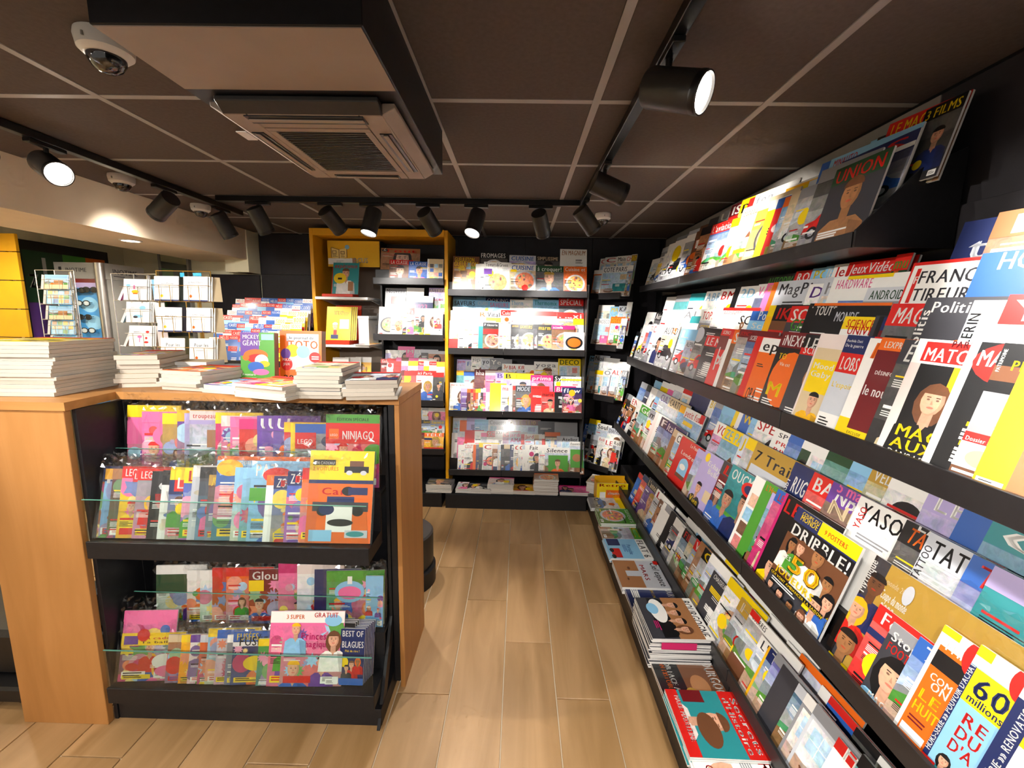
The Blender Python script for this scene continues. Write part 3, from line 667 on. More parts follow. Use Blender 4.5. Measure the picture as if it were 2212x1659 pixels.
    def sty_a(s):
        R = s.rnd
        for i in range(16):
            x, y, a, b = R.uniform(0, .8), R.uniform(0, .7), R.uniform(.1, .4), R.uniform(.05, .2)
            c = s.mix(R.choice('rbygowkdct'), s.bg, R.uniform(.1, .6))
            if R.random() < .65: s.poly([(x, y), (x+a, y+R.uniform(-.04, .04)), (x+a, y+b), (x+R.uniform(-.05, .05), y+b)], c)
            else: s.ell(x+a/2, y+b/2, a/2, b/2, c, 12)
        s.tx()
    def sty_p(s):
        R = s.rnd
        for i in range(4):
            x, y = R.uniform(.05, .55), .06+.17*i; a = R.uniform(.3, .42)
            s.rect(x, y, x+a, y+.14, s.mix(R.choice('dkebn'), 'w', R.uniform(0, .3))); s.rect(x+.02, y+.015, x+a-.02, y+.11, s.mix(R.choice('cbqvpo'), 'w', R.uniform(0, .4)))
        s.tx()
    def sty_k(s):
        R = s.rnd
        s.grad(0, 0, 1, .8, s.mix(R.choice('ypcgob'), s.bg, .5), s.bg, 4)
        for i in range(15):
            x, y, r = R.uniform(.05, .95), R.uniform(.02, .74), R.uniform(.05, .22); c = s.mix(R.choice('ypcmgorbv'), 'w', R.uniform(0, .35))
            if R.random() < .5: s.ell(x, y, r, r*s.w/s.h, c, 14)
            else:
                n = R.choice((5, 8, 10)); P = []
                for j in range(2*n):
                    q = r if j % 2 == 0 else r*.55; a = math.pi*j/n; P.append((x+q*math.cos(a), y+q*s.w/s.h*math.sin(a)))
                s.L += 1
                for j in range(2*n): s.poly([(x, y), P[j], P[(j+1) % (2*n)]], c, False)
        for i in range(2): s.person(R.uniform(.2, .8), R.uniform(.2, .55), R.uniform(.07, .12), R.choice('jhkor'), R.choice('rbgypv'))
        s.rect(.06, .05, .5, .14, R.choice('ywr')); s.lines(.09, .11, .36, 2, R.choice('kbr'), .018, .034); s.rect(.66, .04, .95, .13, 'w'); s.lines(.69, .11, .22, 3, 'k', .008, .018)
        s.tx(.7)
    def sty_x(s):
        """grid of small pictures"""
        R = s.rnd
        for i in range(3):
            for j in range(4): s.rect(.06+.31*i, .05+.19*j, .32+.31*i, .21+.19*j, s.mix(R.choice('rbsyghkcet'), 'w', R.uniform(0, .5)))
    def contr(s):
        b = s.col(s.bg); return 'k' if sum(b) > 1.0 else 'w'
    def tx(s, p=1.):
        R = s.rnd; s.ph = 0
        if R.random() > p: return
        for y in R.sample((.08, .22, .36, .5, .64), R.randint(2, 4)):
            x = R.choice((.05, .05, .05, .58)); c = R.choice(('w', 'w', 'y', 'k', 'r'))
            hl = R.uniform(.014, .03); s.lines(x, y+.03, R.uniform(.25, .42), 1, c, hl); s.lines(x, y, R.uniform(.22, .4), R.randint(2, 4), R.choice(('w', 'w', 'k')), .008, .019)
        if R.random() < .45: s.ell(R.uniform(.15, .85), R.uniform(.2, .7), .12, .12*s.w/s.h, R.choice('yyrmo'), 14)
        if R.random() < .5: s.rect(.74, .03, .94, .1, 'w'); s.lines(.76, .075, .16, 3, 'k', .006, .014)
    def extras(s, ex, vis=1.):
        kx = 1.
        if ex[:1] == '~': ex, kx = ex[1:], max(.35, vis)
        for it in ex.split(';'):
            it = it.strip()
            if not it: continue
            k, a = it[0], it[1:].split(',')
            if kx < 1:
                a[0] = str(float(a[0])*kx)
                if k in 'REHTL': a[2] = str(float(a[2])*kx)
                if k == 'P': a[2] = str(float(a[2])*(kx+1)/2)
            if k in 'RE': v = [float(x) for x in a[:4]]
            if k == 'R': s.rect(*v, a[4])
            elif k == 'E': s.ell(*v, a[4], 20)
            elif k == 'T': s.text(','.join(a[4:]), float(a[0]), float(a[1]), float(a[2]), None, a[3])          # x,y,width,colour,text
            elif k == 'H': s.text(','.join(a[5:]), float(a[0]), float(a[1]), float(a[2]), float(a[3]), a[4])    # x,y,width,height,colour,text
            elif k == 'V': s.text(','.join(a[4:]), float(a[0]), float(a[1]), float(a[2])*s.h/s.w, None, a[3], rot=90, hmax=.08)   # vertical text
            elif k == 'P': s.ph = .5; s.person(float(a[0]), float(a[1]), float(a[2]), a[3], a[4], a[5] if len(a) < 7 else s.mix('s', 'h', float(a[6]))); s.ph = 0
            elif k == 'L': s.lines(float(a[0]), float(a[1]), float(a[2]), int(a[3]), a[4], float(a[5]) if len(a) > 5 else .014, float(a[6]) if len(a) > 6 else .03)
            elif k == 'S': s.ph = 1.; getattr(s, 'sty_'+a[-1])()
    def title(s, st, tc, vis=1.):
        tw = max(.3, min(.89, .93*vis-.05))
        if not st and '/' not in tc: return
        y1 = .985
        c, _, band = tc.partition('/')
        hcap = min(.16, tw*s.w/(max(2., len(st))*.52)/s.h) if st else .1
        hcap = max(hcap, .055)
        if band: s.rect(0, 1-hcap-.055, 1, 1, band)
        if st: s.text(st, .055, y1-hcap-.015, tw, hcap, c, shear=.12 if s.rnd.random() < .2 else 0)
        return
def cover_mesh(w, h, t, cv, back=None, name='magazine', mat='cover', edge=(.80, .78, .74)):
    """thin page block, front towards -Y, origin at bottom left corner of the front"""
    bgc = cv.col(cv.bg); back = back or bgc
    V = [(0, 0, 0), (w, 0, 0), (w, 0, h), (0, 0, h), (0, t, 0), (w, t, 0), (w, t, h), (0, t, h)]
    F = [(0, 1, 2, 3), (5, 4, 7, 6), (4, 0, 3, 7), (1, 5, 6, 2), (3, 2, 6, 7), (4, 5, 1, 0)]
    C = [bgc, back, tuple(x*.5+y*.5 for x, y in zip(bgc, (.75, .74, .7))), edge, edge, edge]
    n = len(V)
    V += [(x, -L*EPS, y) for x, y, L in cv.v]; F += [tuple(i+n for i in f) for f in cv.f]; C += cv.c
    me = bpy.data.meshes.new(name); me.from_pydata(V, [], F)
    at = me.color_attributes.new('Col', 'FLOAT_COLOR', 'CORNER')
    a = np.ones((len(me.loops), 4), np.float32); ls = np.array([len(f) for f in F]); a[:, :3] = np.repeat(np.array(C, np.float32), ls, axis=0); a[:, 3] = np.repeat(np.array([0.]*6+cv.a, np.float32), ls)
    at.data.foreach_set('color', a.ravel())
    me.materials.append(M[mat]); me.validate()
    return me
SEED = [100]
def mk_cover(w, h, bg, tc, sty, title, ex='', vis=1.):
    SEED[0] += 1
    cv = Cover(w, h, bg, SEED[0])
    for c in sty:
        if c != '-': cv.ph = .0 if c in 'tn' else (.45 if c == 'k' else 1.); getattr(cv, 'sty_'+c)(); cv.ph = 0
    cv.title(title, tc, vis)
    if ex: cv.extras(ex, vis)
    return cv
WIN = dict(A=(1340, 620, 4.809), B=(1700, 580, 3.318), C=(1300, 820, 3.770), D=(1600, 900, 3.614), E=(1600, 1150, 3.26), G=(1240, 1020, 2.595), H=(1400, 380, 2.724), I=(1400, 0, 2.676),
           J=(940, 500, 5.183), K=(880, 760, 4.74), L=(640, 480, 5.183), N=(1240, 520, 5.531), P=(1240, 780, 5.185), Q=(140, 840, 2.836), S=(140, 1160, 2.836), U=(380, 480, 4.148), V=(0, 480, 4.148))
def px(win, x, y): ox, oy, s = WIN[win]; return ox+x/s, oy+y/s
STY = dict(f='portrait', g='group photo', s='sports photo', d='food photo', c='car photo', l='landscape', h='interior photo', t='text-covered', a='collage', p='gadget photos', k='cartoon-bright', x='picture-grid', n='plain')
used_labels = {}
def wrap_mesh(w, h, top=.055):
    """crinkled clear bag around a magazine: taut front sheet with a loose crumpled flap above"""
    R = random.Random(SEED[0]); nx = 20; V, F = [], []; ln = R.uniform(-.015, .03)
    zs = [0, h*.3, h*.6, h*.82, h*.93] + [h + top*k/6 for k in range(7)]
    for z in zs:
        over = max(0, (z-h)/top)
        for i in range(nx+1):
            x = -.01+(w+.02)*i/nx; e = min(i, nx-i)/nx*2
            V.append((x+R.uniform(-.003, .003)*(z > 0), -.0045-R.random()*(.0008+.011*(over > 0)+.002*(1-e))+over*ln, max(0, z+R.uniform(-.005, .005)*(z > h*.5)+(R.uniform(-.018, .006) if z == zs[-1] else 0))))
    nz = len(zs)-1
    for j in range(nz):
        for i in range(nx):
            a = j*(nx+1)+i; b, c, d = a+1, a+nx+2, a+nx+1
            F += [(a, b, c), (a, c, d)] if R.random() < .5 else [(a, b, d), (b, c, d)]
    me = bpy.data.meshes.new('plastic_wrap'); me.from_pydata(V, [], F); me.materials.append(M['wrap'])
    return me
def tier(where, fr, win, items, w=.215, tan=.11, tmax=.006, zmax=9, amin=-99, amax=99, hdef=None, name='magazine', wrap=False, hmin=.16, hmax=.31, gname=None, cat='magazine', noun='magazine', wmul=1.):
    """fr=(origin, along, up, back). items are given by the place of their top left corner"""
    o, a, up, back = fr; n = -back; L = []
    for it in items:
        head, _, ex = it.partition('|'); f = head.split(None, 4); wn, pos = win, f[0]
        if pos[0].isalpha(): wn, pos = pos[0], pos[1:]
        ps = pos.split(','); x, y = px(wn, float(ps[0]), float(ps[1])); ww = float(ps[2]) if len(ps) > 2 else w
        p = hit(x, y, o, n) - o
        s_, h_ = p.dot(a), p.dot(up)
        if hdef: h_ = hdef
        h_ = max(hmin, min(hmax, h_))
        top = (o+up*h_).z
        if top > zmax: h_ -= (top-zmax)/up.z
        L.append([s_, h_, ww, f[1], f[2], f[3], f[4].strip() if len(f) > 4 else '', ex])
    L.sort(key=lambda q: q[0])
    for i, q in enumerate(L):
        s_, h_, ww, bg, tc, sty, ti, ex = q
        nxt = L[i+1][0] if i+1 < len(L) else s_+ww
        pitch = max(.006, nxt-s_)
        s_ = max(amin, min(s_, amax-.05)); ww = min(ww, max(.05, amax-s_))
        t = min(tmax, .8*pitch*tan) if pitch < ww else tmax
        t = max(.0015, t)
        cv = mk_cover(ww, h_, bg, tc, sty, ti.lstrip('^'), ex, min(1., pitch/ww))
        me = cover_mesh(ww, h_, t, cv, name=name)
        KN = dict(d='cookery_magazine', h='home_magazine', c='car_magazine', s='sports_magazine', l='travel_magazine')
        ob = bpy.data.objects.new(KN.get(sty[0], name) if name == 'magazine' and not wrap else name, me)
        th = math.atan(tan) if pitch < ww*1.02 else math.atan(tan)*.4
        ax = (a*math.cos(th) + back*math.sin(th)); by = (back*math.cos(th) - a*math.sin(th))
        pos = o + a*s_ + up*.001
        ob.matrix_world = Matrix(((ax.x, by.x, up.x, pos.x), (ax.y, by.y, up.y, pos.y), (ax.z, by.z, up.z, pos.z), (0, 0, 0, 1)))
        desc = CNAME[bg] + ' ' + STY[sty[0] if sty[0] in STY else 'n'] + ' ' + noun
        link(ob, None, label='%s, %s from left, %s' % (desc, ORD[i], where), category=cat, group=gname or noun+'s on '+where)
        if wrap or ti[:1] == '^':
            link(bpy.data.objects.new('plastic_wrap', wrap_mesh(ww, h_)), ob)
# ------------------------------------------------------------------ magazines on the right-hand rack
R2 = RR[2]
tier('front tier, second shelf of right rack', R2.frame(0), 'A', [
 '30,560 b w/r c', '62,545 w r/w f', '95,530 c w/b l', '128,500 t k d', '165,460 c w/k f', '215,420 k w t AUTO', '245,395 w k/w c', '300,372 r w/w c N', '330,372 b r/w c TOUT',
 '362,372 w r/w c CA', '398,380 w r/w g', '470,400 t k/w c AUTO|R.62,.84,.82,.96,o;T.64,.86,.16,w,L;H.1,.06,.5,.12,w,DAKAR', '640,430 c w/c c L', '830,395,.24 k w c|E.12,.86,.2,.14,l;L.4,.9,.4,2,w', '690,552 l k/l l ALPINE|R.3,.74,.5,.8,r;T.32,.75,.16,w,A110;E.45,.32,.38,.14,n;E.3,.24,.1,.07,k;E.72,.22,.1,.08,u',
 '905,500 k w/r t LE M', '1065,430 x w/r t SCIENCES|R0,0,1,.66,r;T.1,.52,.8,w,LA FIN;T.1,.42,.6,w,DE LA;T.1,.32,.7,w,PRIV', '1160,440 w k/r n', '1195,445 h w/o t SC', '1262,405 a r/x l SCIENCES|L.1,.7,.5,3,w', '1345,480 n w/x l SCIENCE', '1425,512 r w n|V.3,.35,.5,w,LES ESSENTIELS',
 '1488,525 o k/w t ep|~H.1,.06,.5,.2,k,ORA;L.15,.6,.5,2,k', '1725,390 k w/x n iNEXP|~E.7,.42,.62,.34,o;T.16,.66,.3,y,TO;H.1,.2,.6,.18,y,M;L.1,.14,.5,4,w;T.3,.58,.4,w,Vie ext', '1935,490 d w/k n LES|R.0,.76,.6,.84,r;T.05,.775,.5,w,SCIENCE;E.52,.5,.3,.2,u;E.68,.62,.15,.1,u;P.6,.66,.09,u,u,u;L.1,.12,.4,3,w',
 '2105,442 t w/i n|~R.0,.0,.06,1,i;R.1,.36,1,.72,y;H.14,.62,.7,.07,w,Mood;H.14,.53,.7,.07,w,Gaby;P.55,.28,.12,k,j,s',
 'B440,475 w w/r n|~R0,.82,1,1,n;T.05,.93,.6,w,Rachida Dati;T.05,.88,.7,w,De la guerre;R0,.62,1,.82,r;H.12,.65,.7,.14,w,LOBS;R0,.2,1,.62,l;T.1,.47,.8,y,L\'espoir;L.1,.14,.5,4,k', 'B600,500 w o/w t N|V.3,.2,.4,q,LES NOTES;R0,0,1,.22,y',
 'B685,495 x w/o n LEXPRESS|~T.2,.66,.6,w,DÉSINFO;H.05,.46,.9,.1,w,le nouv;R.0,.07,.8,.13,y;T.05,.08,.5,k,EXCLUSIF;L.05,.05,.6,2,w', 'B850,510 k w/d f ÉCO|R.5,.5,1,.84,j;T.2,.12,.5,a,A',
 'B975,455 w w/w n|R.08,.82,.6,.98,r;H.1,.83,.46,.11,w,MATCH;R.0,0,.1,.8,i;R.1,0,1,.8,k;R.4,.46,1,.8,j;R.45,.6,.65,.78,o;P.34,.52,.12,h,k,s;H.12,.2,.86,.1,y,MACRON;H.12,.1,.86,.09,y,AUX USA;H.12,.03,.84,.055,w,DANS LES COULISSES;T.3,.95,.2,x,PARIS', 'B1370,437 k w/k n|R.0,0,.07,1,w;E.4,.86,.34,.16,r;H.09,.83,.46,.12,w,MATCH;R.07,0,1,.66,k;H.2,.4,.7,.035,y,EXCLUSIF;L.2,.36,.6,3,w,.02;H.2,.26,.7,.035,y,INÉDIT;L.2,.22,.6,4,w,.02;T.34,.95,.2,x,PARIS',
 'B1608,432 h y/k n|~R0,.62,1,.74,k;R.0,.36,1,.66,e;V.12,.8,.16,w,PATRIMOINE;T.3,.82,.6,y,PRIV;T.1,.6,.8,w,Où investir;T.1,.54,.6,w,à 5, 10;T.1,.48,.7,w,ou 20 ans;T.14,.42,.8,w,Immobilier;R0,.3,1,.37,r;T.05,.31,.8,w,Dossier spécial;R.0,.12,1,.3,l;E.5,.2,.3,.06,s;L.05,.08,.8,2,w,.02',
 'B1815,430 j k/j n GEO|R.22,.0,1,.4,u;E.6,.25,.3,.15,h;R.2,.4,1,.8,d;R.02,.02,.2,.1,w;L.04,.08,.14,4,k,.006,.016'],
 w=.26, tan=.10, tmax=.007, amin=-3.69, hmin=.2)
tier('second tier, second shelf of right rack', R2.frame(1), 'A', [
 '60,300 w b/w h', '130,290 w k/w c', '200,270 c n/w c', '290,262 w r/w f', '380,260 d w/k c Aéro', '470,190 w k/w c', '560,200 w r/w h', '675,232 w e/w c AL|R.5,.72,1,.86,q', '865,235 l r/w c TOPS|R0,.5,1,.74,e;T.1,.6,.6,y,CITERRA', '980,240 w r/w d', '1085,192,.3 w r/w c auto-journal|R0,.95,1,1,r', '1235,275 w k/w n SC|T.1,.6,.5,u,& F', '1375,250 c w/b n|T.2,.86,.6,w,Pour la;H.1,.72,.8,.1,w,Scienc;E.5,.4,.3,.2,w',
 '1575,145 j k/y t', '1640,150 h r/k t IK|R0,.56,1,.66,r;L.1,.5,.7,4,o,.02', '1785,200,.27 d w/r t SC|T.1,.68,.7,g,GEDUV', '1985,145,.3 k w/k t TOUT|V.14,.5,.4,w,TOUT TECHNIQUE;T.3,.7,.6,w,Histoire de',
 'B210,225,.3 k w/k t TOUTE|R0,.97,1,1,o', 'B335,290,.3 k l/k n MONDE', 'B420,345,.26 w r/y t SCIENCE|L.55,.7,.4,4,b,.02;R0,.97,1,1,y;T.1,.78,.5,r,UNIVERS', 'B640,340 d y/d t', 'B668,345 k c/k t', 'B700,350 x y/n t', 'B762,255,.28 d w/r f MAG', 'B1022,180,.36 d w/d n Politis|E.5,.48,.28,.14,j;E.35,.56,.16,.1,o;E.55,.42,.14,.1,y;R.7,.3,1,.74,u;V.06,.5,.4,w,Politis', 'B1345,232 w k/w l|V.1,.4,.5,k,LE PELERIN', 'B1600,190,.3 w w/r f YO VI|R0,0,1,.5,i'],
 w=.26, tan=.10, tmax=.006, amin=-3.68, hmin=.2)
tier('third tier, second shelf of right rack', R2.frame(2), 'H', [
 '120,690 l k/w c', '185,662 q w/e c', '270,652 l w/q l', '360,645 w c/w c ABR', '440,650 w r/w d BM', '520,650 k y/k t', '555,640,.27 w c/w c 2DI|T.2,.5,.6,y,FIN DAYS', '660,625,.25 n p/w f VA', '712,615 p y/p t GUIDE', '745,620 o w/o t', '772,622,.32 l d/l t MagPi', '955,640,.22 w v/w f D', '1045,612,.25 l e/l h ha', '1098,600,.38 w p/w p HARDWARE|R.16,.96,.6,1,y', '1295,662,.3 e f/l p ANDROID',
 '1598,436,.34 w d/w n|~R0,.0,.03,1,r;R0,.97,1,1,r;H.16,.8,.8,.12,d,FRANC;H.16,.64,.8,.12,d,TIREUR;R.1,.62,.16,.94,r;T.1,.8,.07,w,F;L.1,.5,.3,3,e;L.1,.34,.3,3,e;E.8,.5,.12,.12,p;E.8,.58,.13,.06,w;R.4,.2,.8,.4,r', '1995,402,.4 b w/b n|T.1,.86,.7,w,HORS-SÉRIE;H.1,.3,.9,.16,w,ESPACE;E.6,.5,.06,.03,w'],
 w=.26, tan=.10, tmax=.006, amin=-3.6, zmax=1.832)
tier('rear tier of second shelf, right rack', R2.frame(3), 'H', [
 '715,562,.3 k g/k c AUTODIVA', '885,535,.26 r w/r p ROI', '980,530 k y/c p PC', '1065,500,.22 c w/c p JEU', '1120,485,.25 w r/w k Jeu', '1205,472,.36 q w/r s JeuxVidéo', '1470,460,.3 f g/r a mu|H.1,.6,.5,.12,g,VE'],
 w=.24, tan=.10, amin=-3.6, zmax=1.834, amax=-1.36)
tier('rear tier of near bay without top shelf, right rack', R2.frame(3), 'H', ['1865,275,.3 n w/n n|H.12,.66,.8,.2,l,têtu', '2092,165,.32 u w/u f M|L.1,.72,.5,1,w'], w=.3, tan=.10, amin=-1.345)
R1 = RR[1]
tier('front tier, top shelf of right rack', R1.frame(0), 'H', [
 '15,500 w k/w h', '45,490 l k/w c', '72,480 y k/w c SPE', '100,460 w r/w c', '128,402 w k/w c', '165,385,.24 w y/w c|E.3,.7,.25,.18,y', '235,350 e k/w c', '290,330 h y/h a', '325,305 u y/k g', '383,292,.24 n w/r l L\'aviation|T.1,.14,.6,w,ZÉRO EURO', '500,258 w r/y l', '565,195,.3 w o/w l bateaux|L.1,.3,.7,2,j,.03', '665,150 j k/t d', '725,150 y r/w t', '770,140 r w/b a', '810,130 c y/o l', '850,105 t k/t c', '905,80 t d/e l',
 'I1008,990,.24 k e/e c|T.3,.1,.5,y,ARI', 'I1092,985,.26 d r/f n UNION|P.5,.62,.2,h,u,u;R.0,.0,1,.1,r;L.1,.2,.6,3,w,.02'],
 w=.25, tan=.10, amin=-3.62, amax=-1.37, zmax=2.25)
tier('second tier, top shelf of right rack', R1.frame(1), 'I', [
 '60,1450 e k/l c', '170,1375 l d/e c', '240,1340 w k/l t', '305,1310 j k/h t', '360,1270 h w/d a', '420,1232 e w/e t U', '488,1190 r w/x t IS', '548,1160 y k/y c p', '590,1150 r w/r t', '625,1130,.3 w e/w l fem', '735,1110 l e/w t', '800,1095 y v/j l', '850,1090 y r/y t', '935,1050 w e/l l', '1010,950 b w/b a', '1062,925,.34 c r/c c MINAUTO', '1122,940,.36 n r/n c IRS|R0,.8,1,.86,w'],
 w=.25, tan=.10, amin=-3.6, amax=-1.365, zmax=2.30)
tier('rear tier, top shelf of right rack', R1.frame(2), 'I', ['1290,820,.26 c d/c c', '1330,800,.22 k w/k f TI', '1400,722,.24 u y/r f LE MAG', '1612,640,.2 k y/k f 3 FILMS'], w=.24, tan=.12, amax=-1.30, zmax=2.335)
R3 = RR[3]
tier('front tier, third shelf of right rack', R3.frame(0), 'C', [
 '205,110 h o/d g', '225,118 k r/e g', '255,140 u r/w g EN', '300,170 w k/w g', '330,200,.24 g w/g l Gé', '400,240 w k/e l m', '445,262 i k/i n', '470,275 w k/w t', '492,300 n w/d l F', '542,335 b w/n l Ital', '592,400 u w/t n', '622,430 c k/w l CR', '660,458,.27 r w/r n|~T.5,.88,.4,w,Le Point;H.2,.66,.74,.09,w,Londres;R.3,.2,.74,.48,c;E.52,.48,.22,.14,c;R.3,.2,.74,.28,h;E.5,.44,.14,.06,w',
 '790,560 z o/z l', '850,572,.3 z w/z n|~E.2,.9,.1,.08,y;H.3,.78,.6,.1,w,Echap;H.4,.66,.5,.1,w,Belle;R.6,.2,.9,.4,t;P.3,.35,.1,k,d,s;T.1,.05,.4,y,Vien', '1005,660 x r/d g L', '1075,690,.3 q w/q s OUCM|E.5,.8,.16,.1,r;E.5,.8,.1,.06,n', '1262,780 w k/w x', '1340,822 g o/g n L\'Huma|P.6,.5,.2,k,k,s', '1392,920 q w/z l oro|R.2,.1,.7,.2,y', '1440,890 m r/b f LE FO',
 '1505,925,.25 k r/k n LE|P.45,.42,.18,k,y,h;P.3,.2,.14,k,r,s;R0,0,.05,1,m', 'D455,702,.262 k w/n n|R.15,.86,1,1,y;T.5,.9,.34,r,9 POSTERS;R0,.86,.42,1,n;T.1,.94,.3,y,COUPE DU;T.1,.885,.3,y,MONDE;R0,.0,1,.7,h;R0,0,1,.2,d;H.04,.7,.93,.13,w,DRIBBLE!;P.16,.6,.07,k,w,u;P.3,.63,.07,h,g,s;P.82,.5,.08,k,y,u;P.58,.66,.1,k,w,u;P.92,.36,.08,k,b,s;P.8,.26,.09,k,w,s;P.3,.08,.06,k,r,s;P.5,.06,.06,k,r,u;P.7,.07,.06,h,n,s;P.12,.1,.05,k,d,s;H.225,.36,.55,.2,k,50;H.235,.37,.53,.18,j,50;H.12,.44,.14,.05,w,LES;H.1,.265,.66,.075,y,JOUEURS;R.03,.205,.95,.25,k;H.05,.21,.9,.03,y,QUI VONT AMBIANCER LA SAISON;L.1,.18,.5,2,w,.012,.024',
 'D1062,1082,.34 a w/a n ^|~R0,0,.05,1,k;R.05,0,.36,1,d;R.36,.52,1,.62,x;V.1,.66,.3,w,Mythique;H.42,.84,.5,.05,t,monde 2022;H.42,.72,.56,.08,w,Coupe du monde;H.5,.62,.3,.08,w,2022;P.26,.78,.11,k,n,h;P.14,.52,.1,j,r,s;P.24,.22,.13,k,y,u;E.88,.55,.1,.1,j;E.9,.86,.1,.08,l',
 'E985,505,.3 r w/r f Foot|T.5,.74,.4,w,Foot;R0,.62,1,.7,n', 'E1045,695,.26 d k/e n|~H.1,.8,.7,.12,w,Stop;H.1,.66,.6,.12,r,FOOT;P.55,.42,.2,k,c,s;H.2,.04,.5,.08,w,MAG', 'E1265,735 b w/b l 7|V.5,.25,.5,w,LE 7', 'E1440,652,.25 o r/w n|~R.0,0,.1,1,w;R.1,.66,1,.8,k;T.2,.83,.7,w,M\'INT;E.8,.9,.24,.14,r;T.2,.56,.5,w,COM;T.3,.49,.4,w,ON;H.16,.37,.5,.09,y,LE;H.16,.26,.6,.09,y,HUIT;L.2,.2,.5,2,x;R.14,.05,.7,.12,w;R.0,.94,.4,1,y',
 'E1695,792,.25 c w/w n|~R0,0,.12,.84,n;V.1,.1,.75,w,HORS-SÉRIE »» POUVOIR D\'ACHAT;R.12,.58,1,.84,y;H.2,.66,.7,.15,n,60;T.2,.6,.7,n,millions;H.3,.44,.5,.09,r,RE;H.3,.33,.5,.09,r,DU;H.3,.22,.5,.09,r,D\'A;E.9,.92,.22,.12,r;R.0,.92,.3,1,y;P.4,.12,.06,k,q,s;R0,0,.3,.06,r', 'E2040,1012,.25 w w/w n|R0,0,.12,.84,n;V.1,.1,.75,w,HORS-SÉRIE »» RENOVATION;R.12,.58,1,.84,y;H.2,.66,.7,.15,n,60;R.5,.2,1,.4,r'],
 w=.255, tan=.09, tmax=.008, amin=-3.68, hmin=.2, hmax=.33)
tier('second tier, third shelf of right rack', R3.frame(1), 'C', [
 '330,15 b w/l l', '385,22 n w/k f', '420,40 w r/w f', '470,58 c w/l l', '495,92,.25 t v/l l CULT', '568,132,.28 t d/t l CARTO|E.55,.4,.3,.08,r;E.5,.5,.3,.06,q', '650,205 c y/j l', '692,225,.25 c r/w l petit futé|R.1,.66,.6,.74,y;R.8,.84,1,1,r', '960,305,.3 p r/w l VO|R0,0,1,.3,d', '1020,372,.28 q c/y l ZE PA|R.6,.5,1,.8,p', '1168,422 w y/l l JC|T.1,.5,.6,w,AVEC', '1210,450 t w/y l', '1285,472,.34 a d/a n|~H.06,.76,.9,.15,d,7 Trail;R.05,.05,.97,.7,l;E.6,.4,.22,.2,x;E.6,.3,.16,.14,u',
 'D455,305,.38 n w/n s|~R.12,.6,1,.94,n;H.2,.66,.8,.2,w,RUGBY;V.1,.5,.3,w,RUGBY', 'D580,432,.28 r w/r f BA|R0,0,1,.3,u', 'D752,458,.42 h w/v f NBA|R0,.9,1,1,v;T.05,.92,.4,p,5 majeur;H.04,.68,.5,.16,t,NBA', 'D958,582,.36 w k/w n YASO|R.9,.9,1,1,r;V.1,.7,.22,r,YASO;L.1,.66,.3,2,e;R.4,.3,.7,.55,k;E.8,.4,.2,.1,r', 'D1338,732,.3 k o/k f TATA|T.1,.96,.5,w,LA REF', 'D1528,822,.34 l k/l f TATT|V.06,.6,.3,d,TATTOO', 'D1870,982,.3 v r/b l Ta', 'D2045,1062,.3 q r/z a'],
 w=.26, tan=.09, amin=-3.6, zmax=1.225, hmin=.15)
tier('rear tier, third shelf of right rack', R3.frame(2), 'C', [
 '440,5 c m/c k', '500,12 y b/w t', '560,30 p w/w k', '610,35 l r/w f', '680,55 w r/r h', '755,85,.3 n w/n s', '895,150 w y/w f BO', '945,160 b w/e c', '1000,205,.25 c w/c s', '1098,245 y r/y t', '1130,250 w r/w t', '1165,255,.25 b y/b n W', '1240,280 c w/c l', '1288,302,.25 w r/w s SPE', '1435,368,.26 w r/w n|H.1,.84,.8,.07,d,SPÉCIAL;H.1,.73,.8,.06,r,PREPAR;H.1,.63,.8,.06,r,RIVIERA', '1555,420,.3 b c/b l',
 'D515,162,.22 f w/w s', 'D595,180,.22 w e/w h', 'D705,240,.3 g y/f l', 'D895,320,.3 c w/c l', 'D1050,372,.26 y w/a l VÉLO', 'D1205,440,.4 w b/w s', 'D1500,545,.4 z w/z f LBS', 'D1775,662,.34 b w/b n|T.5,.9,.4,y,LES;H.3,.68,.6,.16,w,PIEDS', 'D1990,782,.34 q w/q l CO'],
 w=.25, tan=.08, amin=-3.6, zmax=1.225, hmin=.12)
R4 = RR[4]
tier('front tier, lowest shelf of right rack', R4.frame(0), 'G', [
 '368,0 b w/r a', '395,10 r w/n f', '425,28,.24 v t/k f L\'année', '470,92 l r/w f L', '485,150 u w/h g m', '505,165 w h/w t', '522,180 w k/e t', '548,215 k o/k t', '575,250 d w/w c LA', '605,300 w r/w g', '625,312,.25 f r/k l FIL|T.1,.3,.5,r,HORS', '660,350 y w/e l', '690,372 e w/r l VA', '715,385 u k/u f', '738,420,.24 t y/k l C', '775,452 w y/w l', '785,548,.26 d w/d t CHASSEUR|L.1,.7,.5,4,y,.02', '880,585 w r/y d', '940,700 a t/a l H|T.2,.3,.5,r,C au', '1000,765,.27 t k/w l GUERRES|R0,.9,.2,1,r;E.3,.45,.1,.08,y;R0,.0,1,.25,h;P.6,.6,.12,l,y,s',
 'E150,722 w d/w l L\'O', 'E200,800 j o/j n', 'E215,812 n w/n l TE', 'E262,845 v l/e l', 'E300,925,.25 d w/d n|H.5,.8,.2,.1,w,L;H.6,.8,.3,.1,r,g;R.3,.1,.6,.2,y', 'E410,1062 f w/l l', 'E470,1130 e w/w h', 'E540,1205,.25 l d/e h', 'E690,1440,.27 w w/r n|T.1,.84,.85,w,Histoire', 'E860,1560,.27 q w/k f'],
 w=.25, tan=.09, tmax=.008, amin=-3.66, hmin=.2, hmax=.3)
